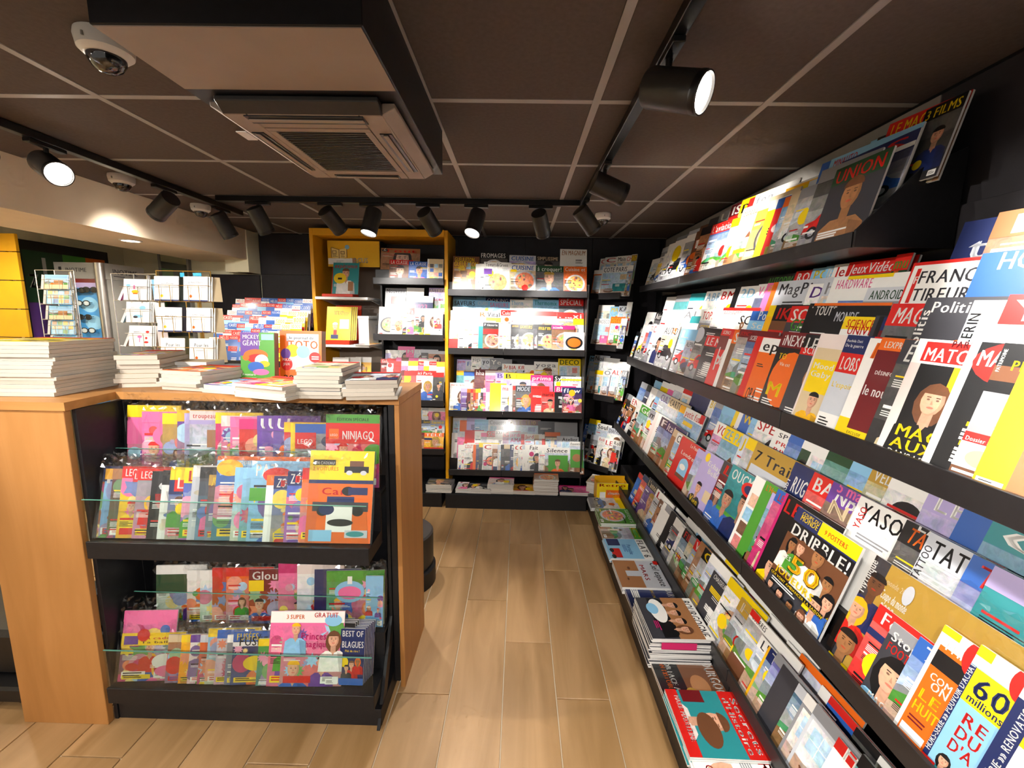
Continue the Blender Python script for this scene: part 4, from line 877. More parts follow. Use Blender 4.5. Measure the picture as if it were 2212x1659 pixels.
tier('rear tier, lowest shelf of right rack', R4.frame(1), 'G', [
 '430,60 l r/w t', '500,130 o w/w g', '560,180 b w/w c', '640,250 w b/w t', '700,310 c r/w s', '780,400 w r/w d', '860,470 e w/y l', '930,560 y r/w k', '1000,640 r y/w d',
 'E20,395 o w/h l', 'E105,470 r w/y f', 'E210,570 e w/w t', 'E330,760 l k/w t', 'E430,850 w r/o l', 'E560,1100 w e/w t', 'E620,1180 b w/r n', 'E800,1400 k w/k c', 'E980,1580 w r/w f'],
 w=.25, tan=.08, amin=-3.6, zmax=.665, hmin=.15)
# ---- piles lying on the base of the right rack (covers face up, head towards the wall)
def lying(where, corner, n, w, h, t, bg, tc, sty, ti, ex, rot=0., upv=(1, 0, 0), jit=.004, noun='magazine', name='magazine', cat='magazine', low=None, labs=None, zoff=0, mat='cover', edge=(.80, .78, .74)):
    """pile; corner = position of the cover's lower left corner; upv = where the cover's head points"""
    R = random.Random(SEED[0]); u = Vector(upv).normalized(); z = Vector((0, 0, 1)); a = u.cross(z)
    for i in range(n):
        topm = i == n-1
        cv = mk_cover(w, h, bg, tc, sty, ti, ex) if topm else Cover(w, h, (low or bg), SEED[0]+i)
        eg = R.uniform(.78, 1.04); me = cover_mesh(w, h, t, cv, name=name, mat=mat, edge=tuple(x*eg for x in edge))
        ob = bpy.data.objects.new(name, me)
        th = math.radians(rot) + (R.uniform(-.02, .02)); ax = a*math.cos(th)+u*math.sin(th); uy = u*math.cos(th)-a*math.sin(th)
        p = Vector(corner) + Vector((R.uniform(-jit, jit), R.uniform(-jit, jit), (i+1)*(t+.0009)+zoff))
        by = -z
        ob.matrix_world = Matrix(((ax.x, by.x, uy.x, p.x), (ax.y, by.y, uy.y, p.y), (ax.z, by.z, uy.z, p.z), (0, 0, 0, 1)))
        if topm: lb = where
        else: lb = '%s under the %s, %s from the bottom' % (noun, where, ORD[i])
        link(ob, None, label=' '.join(lb.split()[:16]), category=cat, group='pile with the '+' '.join(where.split()[:6]))
BT = .159
def rpile(win, x, y, n, t, *a, w=.235, h=.262, zt=None, **k):
    q = atz(*px(win, x, y), BT+n*(t+.0009)); lying(a[0], (q.x-.006, q.y, BT), n, w, h, t, *a[1:], **k)
rpile('G', 80, 140, 4, .006, 'yellow and white car magazine at the far end of the base', 'l', 'k/y', 'c', '', 'R0,.8,.5,1,y', w=.2)
rpile('G', 122, 203, 7, .006, 'bright green magazine with burger picture on the rack base', 'g', 'w/g', 'd', 'saveurs', '', w=.24)
rpile('G', 143, 292, 3, .006, 'brown and green animal magazine on the rack base', 'u', 'y/g', 'l', 'C', '', w=.2)
rpile('G', 165, 372, 4, .006, 'pale blue magazine with red car on the rack base', 'c', 'k/w', 'n', 'FLAT 6', 'R0,0,1,.4,c;R.5,.08,.95,.3,r;E.6,.1,.1,.05,k;E.9,.1,.1,.05,k;R.0,.06,.36,.36,n;T.3,.5,.5,b,Porsche;L.3,.46,.5,3,b')
rpile('G', 222, 492, 6, .006, 'reddish planet magazine titled in black on the rack base', 'l', 'k/l', 'n', 'Ciel espace', 'R0,0,1,.5,u;E.3,.3,.06,.03,h;E.7,.2,.05,.02,h;R.4,.2,.6,.6,l;H.15,.56,.6,.1,r,MARS;R.0,.9,.14,1,r', w=.26)
rpile('G', 283, 628, 4, .006, 'navy magazine half hidden behind the tallest pile on the base', 'n', 'w/n', 't', 'BOURGOGNE', 'T.1,.5,.5,y,CHALLENGE', w=.22)
rpile('G', 345, 700, 18, .0068, 'glossy orange and dark group-photo magazine topping the tallest pile', 'd', 'd/w', 'n', 'BOURGOGNE', 'R0,.45,1,.86,u;P.2,.6,.08,k,k,s;P.4,.58,.08,k,k,s;P.6,.6,.08,k,k,s;P.8,.62,.08,h,k,s;E.35,.3,.3,.14,w;E.3,.22,.14,.1,c;L.6,.2,.3,3,m', w=.27)
q = atz(*px('G', 345, 700), BT+18*.0077); c0 = hit(*px('G', 495, 930), (0, q.y-.285, 0), (0, 1, 0)); c1 = hit(*px('G', 688, 1000), (0, q.y-.285, 0), (0, 1, 0))
t = thing('paper_label', 'magenta paper label on the side of the tallest magazine pile', 'label', (c0.x, q.y-.285, c1.z))
part_at(t, B().box(c0.x, q.y-.284, max(c1.z, BT+.02), c1.x, q.y-.283, min(c0.z, BT+.13)).obj('sheet', material('magenta_paper', 'c21f5e', .6)))
rpile('G', 425, 1022, 3, .006, 'dark brown painting-cover magazine on the rack base', 'h', 'w/h', 'n', 'BOURGOGNE', 'R0,0,1,.4,k;E.6,.62,.2,.14,u;E.75,.45,.12,.1,a;T.1,.2,.6,w,LOB FACE A;T.1,.12,.6,o,SON HISTOIRE', w=.27)
rpile('G', 515, 1215, 8, .006, 'red and teal history magazine with red-haired woman on the base', 'q', 'w/r', 'n', '', 'R0,.74,1,1,r;H.1,.88,.85,.09,w,Secrets;H.1,.77,.85,.08,w,d\'Histoire;P.5,.5,.16,h,i,s;E.62,.4,.26,.14,h;R0,0,1,.16,r;H.1,.1,.7,.07,w,MARIE MADELEINE;R.0,.2,.2,.5,x', w=.26)
rpile('G', 628, 1520, 5, .007, 'white political magazine in the nearest pile on the base', 'w', 'r/w', 'n', 'FRONT', 'P.4,.36,.2,w,d,s;T.1,.14,.6,r,LA GAUCHE;L.2,.7,.5,5,e', w=.27)
lying('white magazine half in frame at the lower edge', (.60, 1.06-.0, BT), 4, .25, .285, .006, 'w', 'b/w', 'f', '', '')
t = thing('leaflet_box', 'small yellow cardboard display box at the corner base', 'box', (.66, 3.36, .16))
q0 = aty(1284, 1095, 3.34); q1 = aty(1350, 1078, 3.34)
X0_, X1_ = .655, .905
for nm, bx in (('side', (X0_, 3.33, .16, X0_+.004, 3.45, .30)), ('side', (X1_-.004, 3.33, .16, X1_, 3.45, .30)), ('back', (X0_, 3.446, .16, X1_, 3.45, .33)), ('bottom', (X0_, 3.33, .156, X1_, 3.45, .16))):
    part_at(t, B().box(*bx).obj(nm, 'yellow2'))
cv = mk_cover(X1_-X0_, .15, 'y', 'r/y', '', 'Retro', 'R.3,.1,.95,.62,o;T.35,.36,.5,w,almanach;T.5,.14,.3,y,2023;R.1,.1,.28,.5,w')
o = bpy.data.objects.new('front', cover_mesh(X1_-X0_, .15, .004, cv, name='front')); link(o); o.location = (X0_, 3.326, .16); part_at(t, o); o.location = Vector((X0_, 3.326, .16)) - Vector(t.location)
# ------------------------------------------------------------------ magazines on the rear wall racks
b1, b2, b3, b4 = RB[1], RB[2], RB[3], RB[4]
W1 = 'of rear rack'
tier('front tier, top shelf '+W1, b1.frame(0), 'J', ['205,225 u y/h a GUEULETON|H.04,.72,.9,.14,y,GUEULETON', '455,365 w e/w t', '497,362 w d/w f', '548,340,.23 w d/w d Tomato&Green|R.0,.6,.3,.78,v', '835,366,.23 t b/w d CUISINE|R.04,.74,.26,.82,y', '1128,382,.24 d w/f f à croquer!', '1440,392,.235 o w/o d Cuisine et'], w=.22, tan=.05, amin=-.595, amax=.555)
tier('rear tier, top shelf '+W1, b1.frame(1), 'J', ['495,230,.24 d w/k d FROMAGES', '832,265,.225 z b/l d CUISINE', '1128,272,.215 k t/k f SIMPLISSIME', '1400,198,.235 w u/w a EN MAGNUM'], w=.22, tan=.05, amin=-.595, amax=.56)
tier('front tier, second shelf '+W1, b2.frame(0), 'J', ['132,1000 w k/w d|R0,0,1,.4,r', '262,995 w e/w f', '320,995 w e/w f', '370,995 w e/w f', '418,995 w e/w f', '488,1010 q w/w n', '538,1020,.17 k w/d d Pâtisserie|R.0,.6,1,.78,r', '712,1030 w d/w f', '755,1030 w d/w f', '795,1030 w d/w f', '848,1040 k j/k d SAVEURS|T.1,.1,.6,w,365', '935,1040 k j/k d SAVEURS|T.1,.1,.6,w,365', '1098,1040 d j/k d', '1143,1042 k j/k d marm', '1305,1050 h w/m d actuelle', '1440,1128,.2 i k/i d|E.5,.5,.42,.3,k;E.5,.5,.32,.22,o'], w=.2, tan=.07, amin=-.598, amax=.558)
tier('second tier, second shelf '+W1, b2.frame(1), 'J', ['168,885 j w/y d', '258,882,.25 w e/w d madame', '480,890 w o/w d R', '572,892,.18 y d/w f Vital', '738,880,.16 w w/r d Cuis', '845,902 w k/w d', '872,905 z w/l f', '985,900,.18 l w/h d MMM', '1098,892,.22 w w/r d', '1365,905,.235 w w/r d Maxi|R0,.84,.6,1,r;R.6,.6,1,.8,y'], w=.2, tan=.06, amin=-.598, amax=.558, hmin=.14)
tier('third tier, second shelf '+W1, b2.frame(2), 'J', ['200,762,.24 c d/c d SAVEURS', '465,772,.16 c l/c d CUISI', '598,785,.24 c p/c d SAVEURS', '838,762,.18 w c/w d Therm', '1000,745,.12 w b/w d', '1095,760,.25 c q/c d Thermomix', '1385,748,.235 d w/r d SPÉCIAL'], w=.2, tan=.05, amin=-.598, amax=.558, zmax=1.79, hmin=.14)
tier('rear tier, second shelf '+W1, b2.frame(3), 'J', ['203,705,.2 c o/c d', '460,710,.12 c w/c n', '568,708,.22 n w/n f OOKING', '840,725,.18 k y/d d'], w=.2, tan=.05, amin=-.598, amax=.5, zmax=1.79, hmin=.12)
tier('front tier, third shelf '+W1, b3.frame(0), 'K', ['390,315,.2 w r/w f marie claire', '548,375 v y/z f', '612,380 x y/o g', '648,382 u y/r f', '676,382 r y/o g', '700,380 o k/y g', '728,378 w r/y g', '752,378 d r/w g', '778,370 p r/i t', '805,372 i r/p t', '848,320,.1 y y/y n', '900,322,.1 y y/y n', '960,340 w r/w f ma', '1042,345 i r/w t', '1078,347 h w/r f', '1108,345,.19 d l/d f MODE', '1268,350,.16 r k/r t marie claire', '1372,408,.16 r k/r f marie', '1508,350 k w/m t Bi', '1585,365,.225 n w/n k flow|E.5,.8,.16,.12,j;H.2,.5,.6,.12,w,flow'], w=.19, tan=.07, amin=-.598, amax=.558)
tier('second tier, third shelf '+W1, b3.frame(1), 'K', ['505,192 q o/j f', '578,200,.2 c k/b f', '688,178,.2 x w/x f hha', '798,192 p r/i f', '902,212 z v/z f B', '988,216 z k/y d B', '1068,218,.2 z y/y f B', '1262,238,.2 p w/m f prima', '1495,242 k w/k h Sy', '1570,252,.24 l e/l c Brico|R0,.84,1,.9,y'], w=.2, tan=.06, amin=-.598, amax=.558, hmin=.14)
tier('rear tier, third shelf '+W1, b3.frame(2), 'K', ['508,78 z r/z f psycho', '598,92 l b/l t FE', '655,45 w e/w f yoga', '758,62 l d/l f yo', '845,72 e w/e f Ye', '970,122 w o/w f 3A', '1025,132 w r/w f BIA', '1120,132 l r/w f KIR', '1200,135 w r/w f', '1298,100,.24 w e/w f yoga', '1545,70,.23 y f/y h DECO'], w=.2, tan=.06, amin=-.598, amax=.558, zmax=1.30, hmin=.14)
tier('front tier, lowest shelf '+W1, b4.frame(0), 'K', ['520,952 w k/w f', '552,952 w e/w f J', '580,940,.18 w r/w f COUT|P.6,.5,.12,h,r,s', '675,952 o w/o n', '705,950 n w/e f', '735,932 d y/y f', '775,942,.14 w r/w d C', '872,950 u w/i g', '925,952 l w/l h', '958,952 d w/k f', '990,950 k a/t f', '1052,952 n w/n f M', '1088,950 w r/w d C', '1135,950 w r/w f C', '1178,955 w k/l t', '1205,955 w r/w t', '1238,950,.18 w k/w f Fait|P.6,.52,.12,h,k,s', '1345,975 w h/w f', '1408,978,.23 w d/w l Silence|R.14,.06,.9,.7,g;P.5,.4,.12,h,o,s', '1660,920,.17 w k/w l Essentiels|R.06,.2,.94,.76,g;E.5,.5,.3,.12,u'], w=.18, tan=.07, amin=-.59, amax=.6)
tier('second tier, lowest shelf '+W1, b4.frame(1), 'K', ['440,830 w p/w t', '515,815 p w/l f t', '590,802,.17 r w/r t', '690,812 w r/w d', '755,830 l r/p f', '815,812,.12 w w/r d SC', '900,802,.11 w k/w t SCRA', '978,812 r w/r l C', '1038,820,.17 l p/l l jardi|T.1,.62,.8,m,AMAC', '1165,845 r w/r f', '1200,840,.16 w r/w l Jard', '1300,852 u k/t h', '1345,852 t r/w l', '1378,852 r w/w f', '1408,822,.14 h o/o h', '1530,862 w r/l l', '1575,870,.24 w d/l h Atelier'], w=.16, tan=.06, amin=-.59, amax=.558, hmin=.12)
tier('rear tier, lowest shelf '+W1, b4.frame(2), 'K', ['470,652 l o/l h', '540,655 o w/l n', '610,660 z e/z t', '690,692,.16 c w/c l', '830,692,.2 w e/l h Couette', '1030,692,.3 h a/x h ATE 1110', '1340,712,.19 d x/d t', '1508,722,.22 e e/e n'], w=.18, tan=.05, amin=-.59, amax=.55, zmax=.755, hmin=.12)
def bpile(x, y, n, t, lab, *a, w=.23, h=.27, win='K', **k):
    q = atz(*px(win, x, y), .127+n*t); lying(lab, (q.x, q.y-.0, .127), n, w, h, t, *a, upv=(.05, 1, 0), **k)
def bp(x0, n, t, lab, bg, tc, sty, ti, w, ex='', y=3.49):
    q = aty(*px('K', x0, 1400), y); lying(lab, (q.x, y, .127), n, w, .155 if w < .2 else .15, t, bg, tc, sty, ti, ex, upv=(.03, 1, 0), jit=.004)
bp(190, 8, .008, 'dark magazine pile top at the left of the rear base', 'd', 'w/d', 'f', '', .22)
bp(490, 6, .006, 'pale curled magazine beside the dark pile on the rear base', 'l', 'p/w', 'f', 'M', .13)
bp(615, 5, .008, 'black and yellow quiz magazine on the rear base', 'd', 'y/k', 'g', '', .20)
bp(820, 8, .010, 'pink-edged celebrity magazine pile on the rear base', 'i', 'w/p', 'g', '', .22)
bp(1065, 4, .008, 'amber magazine with face on the rear base', 'j', 'n/a', 'f', '', .20)
bp(1290, 14, .009, 'tall white pile topped by orange magazine on rear base', 'u', 'y/o', 'd', '', .21)
bp(1560, 4, .007, 'pink gossip magazine at the right end of rear base', 'p', 'w/m', 'g', '', .25)
# ---- diagonal corner rack
c1, c2, c3, c4 = RC[1], RC[2], RC[3], RC[4]
W2 = 'of corner rack'
tier('front tier, top shelf '+W2, c1.frame(0), 'N', ['245,355 o k/w h', '345,315,.3 w d/w h COTE PARIS', '655,302 w e/w n', '745,292,.2 n w/w l COTE', '870,300 u w/l h'], w=.2, tan=.06, amin=-.02, amax=.44)
tier('rear tier, top shelf '+W2, c1.frame(1), 'N', ['320,218 w r/w h C', '375,202 i r/w h C', '520,188 w d/w h Mais', '630,182 w r/w h CHIC', '750,168,.16 t y/a h AD', '930,142 c d/l l ID'], w=.16, tan=.06, amin=.0, amax=.44)
tier('front tier, second shelf '+W2, c2.frame(0), 'N', ['250,930,.2 w e/w h VIVADECO', '445,908,.14 o j/o h DECO|T.2,.5,.6,y,DÉCO', '568,930,.2 w c/w h SALLES DE BAINS|E.12,.74,.1,.07,y', '700,960 c r/w h', '760,970 n w/l c'], w=.16, tan=.06, amin=-.02, amax=.42)
tier('rear tier, second shelf '+W2, c2.frame(1), 'N', ['298,770 w r/w h', '440,788,.12 c y/c f MA', '540,780,.14 l d/l h KAI', '682,735,.2 w p/w f', '835,762 w o/w h'], w=.16, tan=.06, amin=.0, amax=.42, zmax=1.79)
tier('front tier, third shelf '+W2, c3.frame(0), 'P', ['175,110 w p/w h', '240,100 w k/y h', '335,92 w e/w h O', '425,85 n r/w h AL', '525,92 g o/w h Mai', '605,110 k w/e l AR', '710,132,.2 r o/w h mais'], w=.15, tan=.07, amin=-.02, amax=.44)
tier('rear tier, third shelf '+W2, c3.frame(1), 'P', ['120,55 c e/l h', '180,-60 c d/c h M', '235,-70 l d/l h Noi', '340,-40 w r/w d', '490,5 w d/w h', '590,40 l r/w h'], w=.16, tan=.06, amin=.0, amax=.44, zmax=1.33)
tier('front tier, lowest shelf '+W2, c4.frame(0), 'P', ['150,815 k y/k f', '195,820 e w/l f', '278,842,.15 w r/w f Rock', '350,870,.14 w r/w f LE', '450,882,.14 e k/w g Roll|R.0,.3,.6,.6,r', '560,960,.14 w k/w n|E.5,.6,.3,.3,k;R.4,.1,.9,.4,k', '640,990,.15 e w/l f'], w=.15, tan=.06, amin=-.02, amax=.44)
tier('rear tier, lowest shelf '+W2, c4.frame(1), 'P', ['112,698 b w/b f D', '178,642,.12 c k/y l', '265,690,.15 w k/w l Soul', '388,742,.18 w d/l f DIAPASON'], w=.14, tan=.06, amin=.0, amax=.46, zmax=.90)
q = atz(*px('P', 25, 1230), .3); lying('pale paperback pile top on the corner base', (.60, 3.52, .132), 9, .17, .2, .012, 't', 'o/w', 'd', '', '', upv=(.5, 1, 0), noun='paperback', name='paperback', cat='book')
# ---- yellow bay
l1, l2, l3, l4 = RL[1], RL[2], RL[3], RL[4]
W3 = 'of the yellow bay'
tier('top dark shelf '+W3, l1.frame(0), 'L', ['1045,420,.2 h w/r f LA CLASSE', '1262,438,.17 b w/b f LA CLASSE', '1470,412 w r/w x', '1490,412,.19 t r/t x'], w=.18, tan=.05, amin=-1.215, amax=-.645)
tier('rear of top dark shelf '+W3, l1.frame(1), 'L', ['950,290,.33 u r/u f Tout|E.1,.9,.08,.06,d;T.06,.88,.08,w,2'], w=.3, tan=.04, amin=-1.215, amax=-.65)
tier('front tier, second dark shelf '+W3, l2.frame(0), 'L', ['930,948,.17 w j/w d', '1065,952,.15 w e/w d', '1195,970 w k/w f', '1240,960,.1 w w/r f va', '1325,965,.15 w y/w g avantages', '1440,965 w y/w f', '1540,965,.08 w h/w f'], w=.15, tan=.06, amin=-1.225, amax=-.645, hmin=.2)
tier('second tier, second dark shelf '+W3, l2.frame(1), 'L', ['1055,818,.13 w r/w t ZN|R.05,.7,.95,.95,r', '1232,822,.23 n c/w n HOROSCOPE|R0,.5,1,.74,n;T.3,.54,.5,p,2023'], w=.2, tan=.04, amin=-1.225, amax=-.645)
tier('rear tier, second dark shelf '+W3, l2.frame(2), 'L', ['1000,738,.18 e d/e t Nouveau', '1238,735,.15 w c/w t', '1488,735,.17 z w/z l ASTRO|H.3,.5,.6,.1,m,ASTRO'], w=.2, tan=.04, amin=-1.22, amax=-.645, zmax=1.872)
G3 = ['960,1600', '1100,1570', '1180,1560', '1250,1560', '1330,1562', '1420,1560', '1500,1565', '1560,1570']
tier('front tier, third dark shelf '+W3, l3.frame(0), 'K', ['-80,195 r w/x f', '-30,195 y r/r g', '40,192 r w/r f', '95,192,.17 w w/r f ici Paris', '265,212,.16 k y/r f'], w=.17, tan=.06, amin=-1.225, amax=-.645, hmin=.2)
tier('second tier, third dark shelf '+W3, l3.frame(1), 'K', ['-140,100 r y/r g', '-60,95 p w/w f', '10,95 w r/y g', '60,95 w m/y f', '110,98 p w/r f Nous', '170,98 y r/w g', '225,100,.16 w w/r g France', '300,105 i r/y f'], w=.15, tan=.06, amin=-1.225, amax=-.645)
tier('third tier, third dark shelf '+W3, l3.frame(2), 'L', ['885,1535 d r/w f', '930,1530 r w/r g Gala', '1020,1525 w m/r f', '1120,1515 r w/p f', '1180,1515 o w/h g', '1260,1520 p w/p f', '1370,1530 y w/w f', '1480,1560 w p/r f'], w=.16, tan=.06, amin=-1.22, amax=-.645, hmin=.14)
tier('rear tier, third dark shelf '+W3, l3.frame(3), 'L', ['1000,1430 z m/w f', '1060,1440 w p/w f', '1140,1390 w z/p f', '1230,1420 p w/p g M', '1320,1425 l w/l f FLR', '1400,1425 d w/l f', '1480,1440 u w/l f'], w=.15, tan=.06, amin=-1.2, amax=-.645, zmax=1.40)
tier('front tier, lowest dark shelf '+W3, l4.frame(0), 'K', ['60,915 x w/x f', '172,915,.2 j w/o f TÉLÉ|R0,.6,.4,.72,n;R0,.1,1,.2,r'], w=.2, tan=.05, amin=-1.2, amax=-.645)
tier('second tier, lowest dark shelf '+W3, l4.frame(1), 'K', ['40,770 e y/d l Santé', '150,775,.17 e y/d l Santé', '230,800,.17 e y/e l Santé'], w=.17, tan=.05, amin=-1.2, amax=-.645)
tier('rear tier, lowest dark shelf '+W3, l4.frame(2), 'K', ['60,640 c w/w t', '150,635,.18 w p/l f', '215,640,.17 p w/w f Santé'], w=.17, tan=.05, amin=-1.2, amax=-.645, zmax=.845)
# sign, books and holders on the white shelves
x0, z0_, x1, z1_ = SG
cv = Cover(x1-x0, z1_-z0_, hx('f2bd23'), 7)
cv.poly([(.07, .36), (.07, .74), (.22, .66), (.22, .30)], hx('fbe08a')); cv.poly([(.22, .30), (.22, .66), (.37, .74), (.37, .36)], hx('fbe08a'))
for P in ([(.07, .36), (.07, .74)], [(.07, .74), (.22, .66)], [(.22, .66), (.37, .74)], [(.37, .74), (.37, .36)], [(.22, .66), (.22, .30)]):
    (ax_, ay_), (bx_, by_) = P; d_ = .006
    cv.poly([(ax_-d_, ay_-d_), (bx_-d_, by_-d_), (bx_+d_, by_+d_), (ax_+d_, ay_+d_)], 'h')
cv.rect(.09, .5, .17, .62, 'h'); cv.rect(.1, .52, .16, .6, hx('fbe08a')); cv.lines(.09, .46, .12, 3, 'h', .012, .035); cv.rect(.25, .48, .33, .6, 'h'); cv.rect(.26, .5, .32, .58, hx('fbe08a')); cv.lines(.25, .44, .1, 3, 'h', .012, .035)
cv.ell(.38, .76, .045, .085, 'c', 20)
cv.text('FOCUS', .42, .16, .36, None, 'w')
o = bpy.data.objects.new('sign_board', cover_mesh(x1-x0, z1_-z0_, .018, cv, name='sign_board', mat='paper', edge=hx('c99a55')))
link(o, None, label='yellow sign board with open-book drawing above the white shelf', category='sign'); o.location = (x0, 3.8, z0_)
def stand_book(name, lab, cat, win, xa, ya, xb, z, y, h, t, tilt, bg, tc, sty, ti, ex='', parent=None, yaw=0, mat='cover'):
    p0, p1 = aty(*px(win, xa, ya), y), aty(*px(win, xb, ya), y); w = p1.x-p0.x
    cv = mk_cover(w, h, bg, tc, sty, ti, ex); o = bpy.data.objects.new(name, cover_mesh(w, h, t, cv, name=name, mat=mat))
    o.location = (p0.x, y, z); o.rotation_euler = (-math.radians(tilt), 0, math.radians(yaw)); link(o)
    if lab: o['label'] = lab; o['category'] = cat
    return o
t = thing('book_holder', 'red plastic book holder on the upper white shelf', 'holder', (-1.6, 3.72, 1.766))
p0 = aty(*px('L', 295, 790), 3.68); p1 = aty(*px('L', 640, 790), 3.68)
part_at(t, B().box(p0.x, 3.66, 1.7665, p1.x, 3.80, 1.79).obj('base', 'red', None, .004))
part_at(t, B().prism([(3.775, 1.79), (3.785, 1.79), (3.85, 2.06), (3.84, 2.06)], lambda q, x: (x, q[0], q[1]), p0.x+.03, p1.x-.01).obj('back', 'red'))
stand_book('magazine', 'teal magazine with smiling woman and yellow disc in red holder', 'magazine', 'L', 400, 780, 690, 1.791, 3.70, .27, .006, 12, 'q', 'r/q', '', 'expérience', 'P.5,.66,.16,h,w,s;E.28,.5,.24,.17,y;R.2,.46,.36,.52,k;R.6,.1,.8,.4,u;L.05,.3,.4,3,w')
stand_book('card_notice', 'white printed header card behind the teal magazine', 'card', 'L', 360, 460, 660, 2.045, 3.79, .05, .002, 0, 'w', 'e/w', '', '', 'R.9,0,1,1,u;L.3,.55,.3,2,e,.06,.2')
t = thing('book_holder', 'red plastic book holder on the lower white shelf', 'holder', (-1.55, 3.72, 1.366))
p0 = aty(*px('L', 300, 1340), 3.66); p1 = aty(*px('L', 600, 1340), 3.66)
part_at(t, B().box(p0.x, 3.65, 1.3665, p1.x, 3.86, 1.40).obj('base', 'red', None, .004))
part_at(t, B().prism([(3.82, 1.40), (3.83, 1.40), (3.895, 1.70), (3.885, 1.70)], lambda q, x: (x, q[0], q[1]), p0.x+.03, p1.x+.03).obj('back', 'red'))
for i in range(4):
    o = stand_book('comic_book', None, 'book', 'L', 330+22*i, 1330, 605+22*i, 1.402, 3.67+.012*i, .29, .009, 12, 'y', 'k/y', '', '', ('H.3,.84,.4,.04,h,Lucky Luke;H.3,.74,.6,.1,a,WANTED!;P.36,.42,.12,w,y,s;R.54,.34,.92,.62,i;L.6,.56,.26,4,e;R.2,.04,.5,.16,n;R.3,.16,.44,.3,r' if i == 0 else ''))
    o['label'] = 'yellow comic book in red holder, %s' % ('foremost, with drawn figure and notice' if i == 0 else ORD[i]+' from the front'); o['category'] = 'book'; o['group'] = 'yellow comic books'
t = thing('storage_box', 'white cardboard box on the lower white shelf', 'box', (-1.33, 3.8, 1.366))
p0 = aty(*px('L', 700, 1340), 3.7); p1 = aty(*px('L', 835, 1340), 3.7)
part_at(t, B().box(p0.x, 3.7, 1.3665, min(p1.x, -1.29), 3.95, 1.60).obj('body', 'white', None, .003)); part_at(t, B().box(p0.x-.003, 3.697, 1.585, min(p1.x, -1.29)+.003, 3.953, 1.61).obj('lid', 'whitem', None, .003))
lying('flat yellow comic lying on the lower white shelf edge', (-1.40, 3.625, 1.3665), 1, .15, .2, .006, 'y', 'k/y', 'k', '', '', upv=(.2, 1, 0), noun='book', name='comic_book', cat='book')
for i, (xa, bg) in enumerate(((380, 'h'), (520, 'w'), (640, 'j'))):
    stand_book('book', '%s book standing on the lowest white shelf, %s from left' % (CNAME[bg], ORD[i]), 'book', 'L', xa, 1500, xa+180, .951, 3.70+.03*i, .30, .012, 10, bg, 'r/w', 'a', '')
# ------------------------------------------------------------------ wrapped children's magazines in the counter
def kframe(i, k, tilt=15):
    z, dz = KID[i]; t = math.radians(tilt); up = Vector((0, math.sin(t), math.cos(t))); back = Vector((0, math.cos(t), -math.sin(t)))
    return Vector((0, 1.475 if k == 0 else 1.61, z+.004 if k == 0 else z+dz-.003)), Vector((1, 0, 0)), up, back
KW = dict(name='wrapped_magazine', wrap=True, noun='wrapped magazine', hmax=.34)
tier('front row, upper counter shelf', kframe(0, 0), 'Q', [
 '60,470 n w/n k pl', '160,485 o w/d k|E.14,.93,.1,.06,r', '255,490 c y/j k', '300,490 x o/u k', '360,475,.2 y w/r k LEGO|R.2,.78,.6,.94,r;T.22,.82,.34,w,LEGO', '455,490,.2 e w/r k LEGO', '540,505 k y/k a', '605,500 w k/k a LE', '655,480,.18 b y/y k LE|R0,.62,1,.82,n;R.1,.66,.5,.82,r;T.14,.7,.3,w,LE', '740,485 b r/y k LE', '790,470,.25 l b/w a', '835,480 d l/k k', '885,560 h y/a k JUMBO', '940,412,.34 b w/c k playmobil|R0,.95,1,1,o;E.14,.86,.14,.1,j', '1048,482,.2 c b/c k', '1098,482,.2 c b/c k', '1150,442,.27 c w/c k PAT|E.36,.82,.2,.1,r;R0,.5,.4,.66,g;P.4,.28,.12,u,b,u', '1240,530 w y/o t', '1285,535,.18 b w/n k ZOO|H.1,.84,.4,.1,r,R', '1370,505,.2 b w/n k ZOO|H.1,.84,.4,.1,r,R', '1460,485,.18 o w/r k', '1512,330,.29 o w/y n|R0,.68,1,1,y;R.05,.84,.4,.9,k;T.08,.85,.3,w,EN CADEAU;T.05,.78,.4,o,2 VOITURES;R.54,.76,.92,.83,k;R.62,.83,.84,.89,h;E.62,.76,.05,.025,l;E.84,.76,.05,.025,l;R0,.64,1,.68,n;H.2,.52,.5,.08,r,Cars;E.62,.56,.1,.05,k;R.62,.52,.92,.6,n;R.08,.34,.94,.44,d;R.3,.44,.72,.5,n;E.24,.34,.09,.05,k;E.78,.34,.09,.05,k;R.3,.12,.7,.4,w;E.52,.22,.2,.04,k;E.3,.36,.12,.06,n;R.05,.02,.4,.14,c;R.6,.06,.95,.14,l;E.76,.1,.14,.03,q'],
 w=.22, tan=.11, tmax=.006, amin=-1.565, amax=-.54, hmin=.24, **KW)
